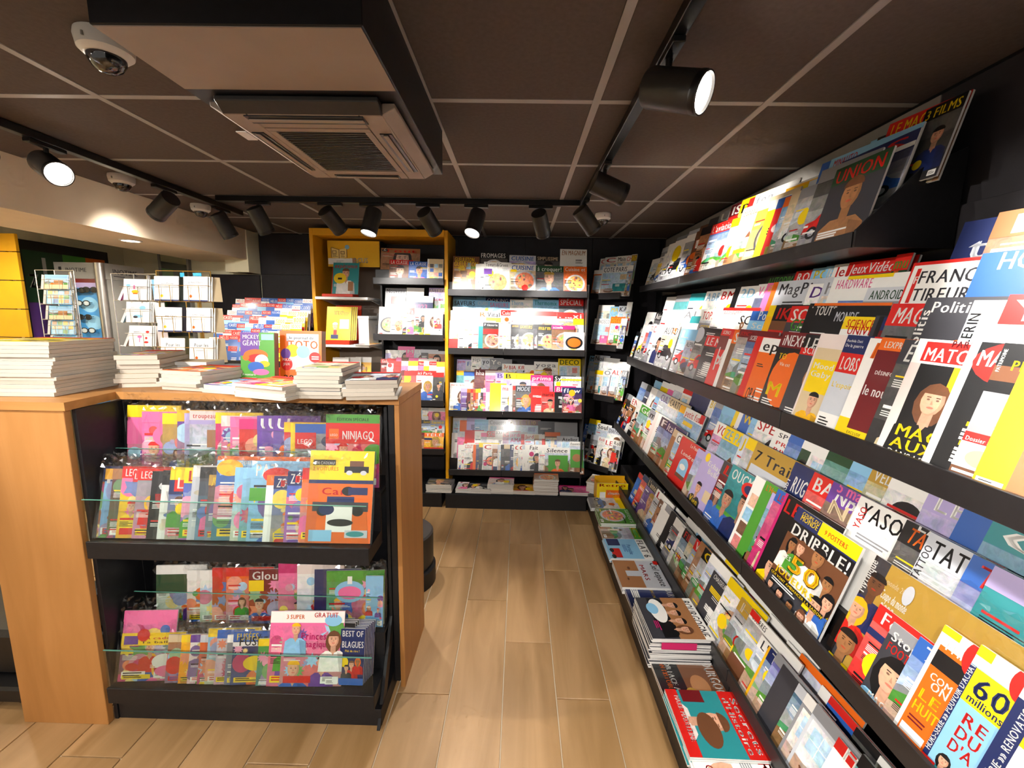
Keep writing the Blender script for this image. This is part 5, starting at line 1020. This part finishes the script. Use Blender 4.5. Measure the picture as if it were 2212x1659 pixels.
tier('rear row, upper counter shelf', kframe(0, 1, 8), 'Q', [
 '385,100,.2 p k/y k|R0,.5,.5,.8,p', '475,140,.2 p w/p k|E.5,.66,.3,.16,p;E.5,.62,.16,.1,u', '600,150 a k/y k', '690,130 v w/j k', '735,150 z w/z k', '765,135,.22 i r/i l troupeau|R.3,.5,.9,.74,u', '925,145 m y/y k', '960,165 p m/i k', '1015,172 p m/p k', '1070,185,.16 r w/m k', '1180,165 v w/v k U', '1228,165 v w/v k U', '1278,165 v w/v k U', '1345,205 r y/j k', '1385,210 y r/y k', '1412,215,.2 e w/b c|R0,.6,.4,.86,r;T.04,.68,.3,w,LEGO;E.7,.72,.2,.1,n', '1602,155,.24 r w/g k|R0,.88,1,1,g;T.2,.91,.6,k,ÉDITION SPÉCIALE;R0,.6,1,.88,r;R.06,.66,.24,.8,o;T.08,.7,.14,w,LEGO;H.3,.66,.6,.12,w,NINJAGO;E.9,.46,.2,.14,g'],
 w=.18, tan=.11, tmax=.006, amin=-1.55, amax=-.545, zmax=1.255, hmin=.14, **KW)
tier('front row, lower counter shelf', kframe(1, 0), 'S', [
 '280,450 p w/p k', '335,590,.24 n y/y k|R0,.74,1,1,y;R.04,.76,.26,.94,v;H.3,.86,.6,.06,r,En cadeau;H.3,.78,.5,.05,h,Ta balle;E.7,.4,.2,.16,w;E.76,.2,.2,.12,p;E.2,.3,.1,.08,r', '640,600 u y/t k', '720,600 j k/y k', '775,600 w r/v k', '835,600 o k/l k', '885,560 c r/y k', '940,570,.14 l r/b k', '1000,600 e k/w k', '1038,580,.22 n y/b k FUSÉES|R0,.72,1,.8,w;T.1,.73,.6,k,FUSÉES;E.4,.4,.2,.14,y', '1190,625 g w/y k'],
 w=.2, tan=.11, tmax=.006, amin=-1.56, amax=-.54, **KW)
tier('front row, lower counter shelf, unwrapped', kframe(1, 0), 'S', ['1268,455 p j/w k', '1345,455,.24 p o/w k|H.3,.62,.6,.1,m,Princesses;H.34,.52,.5,.09,m,magiques;P.84,.62,.1,h,w,s;P.22,.76,.08,j,c,s;E.82,.88,.14,.08,c;T.5,.92,.4,r,GRATUIT;T.05,.9,.3,o,3 SUPER'], w=.2, tan=.06, amin=-1.56, amax=-.54, hmax=.34, hmin=.26)
for i, (x, bg, ti, n, hh) in enumerate(((1425, 'v', 'Bla', 4, .222), (1590, 'k', '', 3, .228), (1660, 'n', 'BEST OF', 7, .212))):
    p = aty(*px('S', x, 900), 1.472)
    for j in range(n):
        last = j == n-1
        w_ = .098 if i else .085
        y_ = 1.50+.0088*(n-1-j) - (.008 if i == 2 else 0)
        ex = {0: 'H.1,.52,.9,.07,w,pour rire;E.3,.4,.22,.13,y;P.66,.3,.1,o,h,u', 1: 'R0,.7,1,.86,r;T.3,.74,.4,w,LEGO;L.1,.2,.6,4,w', 2: 'H.06,.66,.9,.12,w,BLAGUES;T.2,.58,.6,y,Plié de rire !;E.2,.4,.16,.09,y;P.5,.36,.12,h,r,s;P.75,.42,.1,o,r,u;P.3,.3,.1,k,d,s;R.0,.0,1,.12,b'}[i] if last else ''
        cv = mk_cover(w_, hh, bg, 'w/'+bg, '', ti if last else '', ex)
        o = bpy.data.objects.new('joke_book', cover_mesh(w_, hh, .0075, cv, name='joke_book')); link(o)
        o.location = (p.x+.0035*(n-1-j), y_, .171); o.rotation_euler = (-math.radians(14), 0, 0)
        nm = ('violet', 'black', 'navy')[i]
        o['label'] = '%s paperback joke book in lower counter shelf, %s' % (nm, 'foremost' if last else '%s behind the front one' % ORD[n-2-j]); o['category'] = 'book'; o['group'] = nm+' joke books'
tier('rear row, lower counter shelf', kframe(1, 1, 8), 'S', ['550,175,.2 w g/w k|R0,.5,1,.84,f', '750,205 w r/w k', '830,205 w r/w k', '905,190 r o/r k', '990,190 o r/r k', '1130,200,.2 x w/x k Glou|R0,.6,.3,.8,y', '1310,165,.14 p c/m k', '1425,170 w d/i k', '1530,200 n n/n n', '1605,210,.24 g w/g k|E.4,.62,.26,.2,c;E.4,.6,.2,.12,p;R.36,.76,.44,.9,w', '1845,240,.12 c y/c k'], w=.19, tan=.10, tmax=.006, amin=-1.5, amax=-.545, zmax=.67, hmin=.16, **KW)
# ------------------------------------------------------------------ book piles on the counter
def cpile(lab, bl, br, n, t, depth, bg, sty, tz=0, base=CT, low=None, jit=.006, ti='', tc='w/r', wmin=.1):
    p, q = atz(*bl, base), atz(*br, base); d = q-p; w = max(wmin, Vector((d.x, d.y)).length); u = Vector((-d.y, d.x, 0)).normalized()
    lying(lab, (p.x, p.y, base+.0005), n, w, depth, t, bg, tc, sty, ti, '', upv=u, jit=jit, low=low or 'w', noun='paperback', name='paperback', cat='book', mat='paper', edge=hx('cfc4b4'))
cpile('paperback on top of the tallest pile at the left counter end', (-60, 856), (122, 857), 14, .0135, .28, 'y', 'a', low='w')
cpile('reddish paperback topping the pile right of the tallest counter pile', (258, 838), (350, 836), 7, .0185, .27, 'u', 'k', low='t', jit=.012)
cpile('orange-edged paperback topping the counter pile third from left', (349, 841), (436, 846), 5, .0150, .22, 'o', 'a', low='w', jit=.012)
cpile('teal comic paperback on the low counter pile, fourth from left', (437, 848), (506, 853), 2, .015, .20, 'c', 'k', low='w')
cpile('orange comic paperback on the front low counter pile', (508, 857), (617, 868), 4, .0125, .20, 'o', 'k', low='w', jit=.008)
cpile('yellowish paperback topping the tall counter pile before the comics', (640, 862), (738, 863), 8, .0138, .23, 't', 'a', low='e', jit=.01)
cpile('grey-blue magazine topping the pile at the right counter end', (744, 866), (856, 864), 5, .0145, .23, 'l', 'g', low='w', jit=.008)
lying('pale closed paperback at the back of the counter behind the piles', (-1.62, 1.93, CT), 5, .2, .12, .018, 't', 'r/t', 'n', '', '', upv=(0, 1, 0), noun='paperback', name='paperback', cat='book', mat='paper')
lying('grey paperback at the back of the counter near the card racks', (-1.40, 1.93, CT), 4, .19, .12, .018, 'e', 'w/e', 'n', '', '', upv=(0, 1, 0), noun='paperback', name='paperback', cat='book', mat='paper')
def thick_book(lab, win, xa, xb, yt, y, z, t, bg, ex, tilt=5, yaw=0):
    p0, p1 = aty(*px(win, xa, yt), y), aty(*px(win, xb, yt), y); w, h = p1.x-p0.x, p0.z-z
    cv = Cover(w, h, bg, 5); cv.extras(ex)
    o = bpy.data.objects.new('comic_book', cover_mesh(w, h, t, cv, name='comic_book', edge=hx('8a6650'))); link(o, None, label=lab, category='book')
    o.location = (p0.x, y, z); o.rotation_euler = (-math.radians(tilt), 0, math.radians(yaw)); return o
thick_book('thick green and violet comic standing on the counter', 'U', 548, 855, 985, 1.90, CT+.001, .035, 'g', 'R0,.55,.55,1,v;H.06,.88,.5,.08,w,MICKEY;H.06,.75,.56,.1,w,GÉANT;R.62,.86,.98,.97,c;E.45,.56,.36,.12,o;E.5,.5,.3,.09,r;E.62,.46,.2,.12,w;E.7,.4,.16,.06,j;E.45,.34,.24,.1,b;E.6,.24,.24,.06,p;E.16,.52,.1,.06,o;H.04,.17,.4,.05,w,Aventure;H.04,.1,.42,.05,w,au centre;H.04,.03,.6,.05,w,de la Terre !;R.7,.02,.96,.1,c')
thick_book('thick orange comic with balloons standing on the counter', 'U', 905, 1290, 968, 1.96, CT+.001, .04, 'o', 'R.16,.26,.93,.94,l;R.16,.26,.2,.8,o;H.22,.84,.6,.05,k,le journal de;H.2,.66,.72,.16,o,TOTO;E.3,.62,.16,.12,y;E.56,.6,.16,.12,c;E.84,.5,.14,.1,r;E.14,.56,.12,.1,v;E.16,.36,.14,.12,r;T.06,.42,.2,w,MAXI;T.08,.34,.16,w,JEUX;E.86,.3,.14,.1,b;H.08,.06,.5,.1,k,2023;R.76,.5,.93,.52,w;R.76,.46,.93,.48,w', yaw=-2)
# ------------------------------------------------------------------ crossword magazines beside the yellow bay
t = thing('crossword_rack', 'stepped black and red rack filled with puzzle magazines', 'rack', (-2.1, 3.5, 0))
for k in range(7):
    part_at(t, B().box(-2.46, 3.32+.058*k, 1.19+.052*k, -1.77, 3.325+.058*k, 1.25+.052*k).box(-2.46, 3.325+.058*k, 1.19+.052*k, -1.77, 3.32+.058*(k+1), 1.195+.052*k).obj('step', 'shelf'))
part_at(t, B().box(-2.48, 3.31, 1.12, -1.765, 3.33, 1.20).obj('front_band', 'red', None, .002))
part_at(t, B().box(-2.48, 3.31, 0, -1.765, 3.74, 1.12).obj('cabinet', 'black', None, .003))
WT = ['FLÉCHÉS', 'MÊLÉS', 'FLÉCHÉS', 'CASÉS', 'CODÉS', 'FLÉCHÉS', 'MÊLÉS', 'FORCE 3', 'FLÉCHÉS']
NT = ['10000', '8000', '7000', '6000', '5000']
R_ = random.Random(4)
for k in range(7):
    ti = math.radians(14); up = Vector((0, math.sin(ti), math.cos(ti))); back = Vector((0, math.cos(ti), -math.sin(ti)))
    fr = (Vector((0, 3.335+.058*k, 1.197+.052*k)), Vector((1, 0, 0)), up, back); its = []
    for j in range(9):
        x = -2.45 + .073*j + R_.uniform(-.008, .008); h = .24 + R_.uniform(-.01, .012)
        P = fr[0] + Vector((x, 0, 0)) + up*h; c = P-EYE; v = Vector((_r.x*c.x+_d.x*c.y+_u.x*c.z, _r.y*c.x+_d.y*c.y+_u.y*c.z, _r.z*c.x+_d.z*c.y+_u.z*c.z))
        X, Y = W/2+FPX*v.x/v.z, H/2+FPX*v.y/v.z; ox, oy, s_ = WIN['U']
        num = j > 5 and k < 5
        bg = R_.choice('bcbrwc') if not num else R_.choice('wyj')
        tc = R_.choice(('w/b', 'w/r', 'w/r', 'r/w', 'w/b')) if not num else 'y/w'
        its.append('%.1f,%.1f %s %s %s %s|R0,.5,1,.66,%s;T.1,.53,.7,%s,%s' % ((X-ox)*s_, (Y-oy)*s_, bg, tc, 'tk'[R_.random() < .5], WT[(j+k) % 9] if not num else NT[(j+k) % 5], R_.choice('rybw'), R_.choice('yk'), WT[(j*2+k) % 9]))
    tier('%s step from the front of puzzle rack' % ORD[k], fr, 'U', its, name='puzzle_magazine', w=.165, tan=.07, tmax=.005, amin=-2.46, amax=-1.77, hmin=.2, hmax=.27)
# ------------------------------------------------------------------ greeting card and postcard racks
def wire_rack(lab, x0, x1, y, cols, levels, cw, ch, wire, base=0., side=0):
    cx = (x0+x1)/2; t = thing('card_rack', lab, 'rack', (cx, y+.12, 0))
    zt = levels[0]+.03
    part_at(t, B().lathe([(.20, 0), (.20, .012), (.03, .03)], (cx, y+.14, 0), (0, 0, 1), 28).obj('foot', wire, None, 0, True))
    part_at(t, B().tube([(cx, y+.14, .02), (cx, y+.14, zt)], .011, 10).obj('pole', wire, None, 0, True))
    fm = B()
    for x in (x0, (x0+x1)/2, x1):
        fm.tube([(x, y+.035, levels[-1]-ch-.25), (x, y+.035, zt)], .0028, 6)
    for z in [zt]+[l-ch-.002 for l in levels]: fm.tube([(x0, y+.035, z), (x1, y+.035, z)], .0025, 6); fm.tube([(cx, y+.035, z), (cx, y+.14, z)], .0025, 6)
    part_at(t, fm.obj('wire_frame', wire, None, 0, True))
    for li, z in enumerate(levels):
        for ci, x in enumerate(cols):
            zb = z-ch
            b = B(); f = .018
            b.tube([(x-cw/2-.006, y+.035, zb+ch*.62), (x-cw/2-.006, y-.004, zb+ch*.62), (x+cw/2+.006, y-.004, zb+ch*.62), (x+cw/2+.006, y+.035, zb+ch*.62)], .0017, 5)
            for u in (-.22, .22): b.tube([(x+cw*u, y-.005, zb+ch*.62), (x+cw*u, y-.005, zb-.004), (x+cw*u, y+.034, zb-.004)], .0017, 5)
            part_at(t, b.obj('card_pocket', wire, None, 0, True))
    return t
def card(lab, x, y, z, w, h, t, bg, ex, tilt=10, yaw=0, group=None, name='greeting_card', cat='card', tc='k'):
    cv = Cover(w, h, bg, SEED[0]); SEED[0] += 1; cv.extras(ex)
    o = bpy.data.objects.new(name, cover_mesh(w, h, t, cv, name=name, mat='paper')); link(o, None, label=lab, category=cat)
    if group: o['group'] = group
    a = math.radians(yaw); o.location = (x-w/2*math.cos(a), y-w/2*math.sin(a), z); o.rotation_euler = (-math.radians(tilt), 0, a); return o
def lev(win, x, ys, y): return [aty(*px(win, x, v), y).z for v in ys]
RK = random.Random(9)
y1 = 2.58
Z1 = lev('V', 1190, (505, 708, 925), y1); cw = aty(*px('V', 1300, 600), y1).x - aty(*px('V', 1090, 600), y1).x
xc = aty(*px('V', 1195, 600), y1).x; x0 = aty(*px('V', 960, 600), y1).x; x1 = aty(*px('V', 1370, 600), y1).x
ch = .125
wire_rack('chrome wire greeting-card rack behind the counter', x0, x1, y1, [xc], Z1, cw, ch, 'wire')
pics = ['E.5,.4,.16,.08,j;E.45,.62,.05,.1,p;E.2,.7,.1,.06,c;L.55,.62,.3,2,e;R.4,.28,.6,.34,o', 'E.7,.7,.14,.1,c;E.5,.3,.2,.08,c;E.4,.26,.1,.06,d;L.2,.72,.25,2,e', 'R.44,.2,.48,.4,p;E.46,.46,.1,.06,p;E.8,.7,.08,.06,r;E.75,.2,.1,.05,r;L.2,.7,.4,2,d;E.75,.4,.05,.06,r']
for i, z in enumerate(Z1):
    for j in range(3):
        card('white greeting card with small drawing, chrome rack, %s level, %s' % (ORD[i], ['front', 'middle', 'back'][j]), xc+.006*j, y1+.004+.008*j, z-ch, cw, ch, .003, 'w', pics[i] if j == 0 else '', 8, group='cards in the chrome rack')
    card('%s greeting card edge on the left side of chrome rack, %s level' % (('pink', 'pale blue', 'tan')[i], ORD[i]), x0+.03, y1+.035, z-ch, .07, ch, .012, ('p', 'c', 'i')[i], '', 22, -55, group='side cards in the chrome rack')
    card('white greeting card on the right side of chrome rack, %s level' % ORD[i], xc+cw*.5+.055, y1+.03, z-ch, .05, ch, .006, ('c', 'w', 'i')[i], '', 8, 50, group='side cards in the chrome rack')
y2 = 2.50
Z2 = lev('V', 1480, (478, 760, 1038), y2); cw = .142; ch = .142
xa, xb = aty(*px('V', 1478, 600), y2).x, aty(*px('V', 1738, 600), y2).x
x0, x1 = aty(*px('V', 1370, 600), y2).x, aty(*px('V', 1860, 600), y2).x
wire_rack('brass wire greeting-card rack with two columns behind the counter', x0, x1, y2, [xa, xb], Z2, cw, ch, 'brass')
tx_ = [['T.28,.66,.5,d,sans Doute', 'T.2,.72,.6,d,à mes Chers'], ['T.3,.6,.5,d,mes Chers', 'T.25,.68,.5,d,à mes Tatas'], ['T.2,.66,.6,d,Pour les', 'T.2,.66,.6,d,Pour les']]
for i, z in enumerate(Z2):
    for c, x in enumerate((xa, xb)):
        for j in range(3):
            card('white greeting card, %s column of brass rack, %s level, %s' % (('left', 'right')[c], ORD[i], ['front', 'middle', 'back'][j]), x+.008*j*(1 if c else -1), y2+.004+.008*j, z-ch, cw, ch, .003, 'w', (tx_[i][c]+';L.3,.5,.4,1,e;E.3,.2,.06,.06,%s;R0,0,1,.05,n' % 'jo'[c]) if j == 0 else '', 7, group='cards in the brass rack')
    card('beige greeting card on the right side of brass rack, %s level' % ORD[i], x1+.02, y2+.04, z-ch, .06, ch, .01, 't', '', 8, 50, group='side cards in the brass rack')
blue = material('blue_tag', '2f9fd0', .5)
for lb, a, b, c, d in (('small square', .075, .10, -.005, .02), ('wider flat', .15, .20, .002, .02)):
    t = thing('price_clip', lb+' blue clip on top of the brass card rack', 'clip', (xa+a, y2+.03, Z2[0]+c), 'blue clips on the brass rack')
    part_at(t, B().box(xa+a, y2+.026, Z2[0]+c, xa+b, y2+.030, Z2[0]+d).obj('tag', blue, None, .001))
    part_at(t, B().box(xa+a+.004, y2+.030, Z2[0]+d-.006, xa+a+.010, y2+.036, Z2[0]+d).obj('hook', 'brass'))
y3 = 2.85
Z3 = lev('V', 500, (468, 605, 745, 880, 1015), y3); cw = .155; ch = .092
xc = aty(*px('V', 512, 700), y3).x
wire_rack('chrome postcard spinner at the left behind the counter', xc-.16, xc+.10, y3, [xc], Z3, cw, ch, 'wire')
for i, z in enumerate(Z3):
    for j in range(2):
        o = card('landscape postcard, spinner %s level, %s' % (ORD[i], ('front', 'behind')[j]), xc, y3+.004+.008*j, z-ch, cw, ch, .002, 'c', '', 8, group='postcards in the spinner', name='postcard', cat='postcard')
        cv = Cover(cw, ch, 'c', 40+i*3+j)
        if i % 2 == 0: cv.sty_l(); cv.rect(0, 0, 1, .3, 't'); cv.rect(.4, .3, .8, .6, 'u')
        else:
            for a in range(4):
                for b in range(3): cv.rect(.04+.24*a, .06+.31*b, .25+.24*a, .33+.31*b, cv.mix(cv.rnd.choice('cbtugj'), 'w', .3))
        o.data = cover_mesh(cw, ch, .002, cv, name='postcard', mat='cover')
    card('postcard edge-on at the left of the spinner, %s level' % ORD[i], xc-.135, y3+.04, z-ch, .08, ch, .012, ('t', 'e', 'n', 'd', 'n')[i], 'R.1,.1,.9,.5,u', 8, -50, group='side postcards in the spinner', name='postcard', cat='postcard')
# ------------------------------------------------------------------ eyewear display, yellow slat wall, screen
y4 = 3.22
xl, xr = aty(*px('V', 482, 400), y4).x, aty(*px('V', 868, 400), y4).x; zt = aty(*px('V', 868, 362), y4).z
t = thing('eyewear_display', 'grey and blue eyewear display with steel corner post', 'display', ((xl+xr)/2, y4+.1, 0))
def bprint(nm, w, h, th, bg, ex, loc, yaw=0, mat='paper'):
    cv = Cover(w, h, bg, 3); cv.extras(ex); o = bpy.data.objects.new(nm, cover_mesh(w, h, th, cv, name=nm, mat=mat)); link(o); o.parent = t
    o.location = Vector(loc)-Vector(t.location); o.rotation_euler = (0, 0, yaw); return o
hh = zt - aty(*px('V', 700, 505), y4).z
bprint('header', xr-xl, hh, .01, hx('8b8986'), 'H.25,.42,.5,.26,d,INOTIME;R.1,.5,.17,.72,k', (xl, y4, zt-hh))
bprint('eyewear_panel', xr-xl, zt-hh-.9, .02, hx('3f8fd0'), 'R0,.93,1,1,z;R0,.97,1,1,x;E.7,.8,.2,.06,c;E.75,.66,.2,.06,c', (xl, y4+.005, .9), mat='cover')
part_at(t, B().box(xl, y4+.03, 0, xr, y4+.45, .9).obj('cabinet', 'grey', None, .004))
e1 = hit(*px('V', 1272, 430), (xr+.03, 0, 0), (1, 0, 0)); dp = min(.62, e1.y-y4)
bprint('header', dp, hh, .012, hx('9d9a92'), 'H.2,.36,.62,.34,d,INOTIME;L.22,.2,.4,1,d,.05', (xr+.045, y4, zt-hh), math.pi/2)
part_at(t, B().box(xr+.03, y4+.01, .9, xr+.04, y4+dp, zt-hh).obj('side_sheet', 'grey', None, .001))
part_at(t, B().lathe([(.032, .0), (.032, zt-.002), (.028, zt)], (xr+.014, y4+.004, 0), (0, 0, 1), 20).obj('corner_post', 'steel', None, 0, True))
for i, (gx_, gy_, c) in enumerate(((700, 610, 'dark'), (805, 605, 'dark'), (740, 725, 'glass'), (755, 850, 'dark'), (790, 970, 'glass'), (815, 1075, 'glass'))):
    q = aty(*px('V', gx_, gy_), y4-.02)
    s = thing('sunglasses', '%s sunglasses on the blue display, %s from the top' % ('dark' if c == 'dark' else 'clear', ORD[i]), 'sunglasses', (q.x, q.y, q.z), 'sunglasses on the blue display')
    for dx in (-.028, .028):
        part_at(s, B().tube([(q.x+dx+.026*math.cos(a), q.y, q.z+.019*math.sin(a)) for a in [2*math.pi*k/16 for k in range(17)]], .003, 6).obj('rim', 'dark', None, 0, True))
        part_at(s, B().lathe([(.0, 0), (.019, .0005), (.019, .001)], (q.x+dx, q.y, q.z), (0, 1, 0), 18).obj('lens', c if c == 'dark' else 'ledoff', None))
        part_at(s, B().tube([(q.x+dx*1.95, q.y, q.z+.006), (q.x+dx*1.95, q.y+.02, q.z+.006)], .002, 6).obj('temple', 'dark', None))
    part_at(s, B().tube([(q.x-.004, q.y, q.z+.006), (q.x, q.y-.001, q.z+.009), (q.x+.004, q.y, q.z+.006)], .0025, 6).obj('bridge', 'dark'))
y5 = 3.0
xr = aty(*px('V', 200, 600), y5).x
t = thing('slat_wall', 'bright yellow slat panel at the left edge', 'panel', (xr-.15, y5, 0))
zz = [aty(*px('V', 60, v), y5).z for v in (95, 262, 520, 777, 1030)]; zz = [zz[0], zz[1], zz[2], zz[3], zz[4]] + [zz[4]-.255*(i+1) for i in range(4)]
for a, b in zip(zz[:-1], zz[1:]):
    part_at(t, B().box(-3.748, y5, b+.003, xr, y5+.02, a-.003).obj('slat', 'yellow2', None, .001))
    part_at(t, B().box(-3.748, y5+.003, b-.003, xr-.08, y5+.02, b+.003).obj('groove', 'dark'))
cv = Cover(.70, .62, 'k', 2); z_s = hit(*px('V', 140, 160), (-3.72, 0, 0), (1, 0, 0)); z_e = hit(*px('V', 945, 300), (-3.72, 0, 0), (1, 0, 0))
ys, ye = z_s.y, z_e.y; wS, hS = ye-ys, .75
cv = Cover(wS, hS, 'k', 2); cv.extras('R.03,.04,.97,.92,f;R.45,.3,.72,.92,g;E.5,.5,.14,.24,d;R.72,.5,.97,.92,o;R.03,.04,.97,.4,v;H.06,.55,.12,.22,l,z;R.22,.62,.26,.86,l;E.24,.55,.024,.03,l')
t = thing('wall_screen', 'dark framed screen showing green and orange picture on left wall', 'screen', (-3.74, (ys+ye)/2, z_s.z-hS))
o = bpy.data.objects.new('display', cover_mesh(wS, hS, .025, cv, name='display')); link(o); o.parent = t; o.rotation_euler = (0, 0, math.pi/2); o.location = Vector((-3.715, ys, z_s.z-hS))-Vector(t.location)
for bx in ((ys-.012, z_s.z-hS-.012, ye+.012, z_s.z-hS), (ys-.012, z_s.z, ye+.012, z_s.z+.012), (ys-.012, z_s.z-hS, ys, z_s.z), (ye, z_s.z-hS, ye+.012, z_s.z)):
    part_at(t, B().box(-3.749, bx[0], bx[1], -3.712, bx[2], bx[3]).obj('bezel', 'dark'))
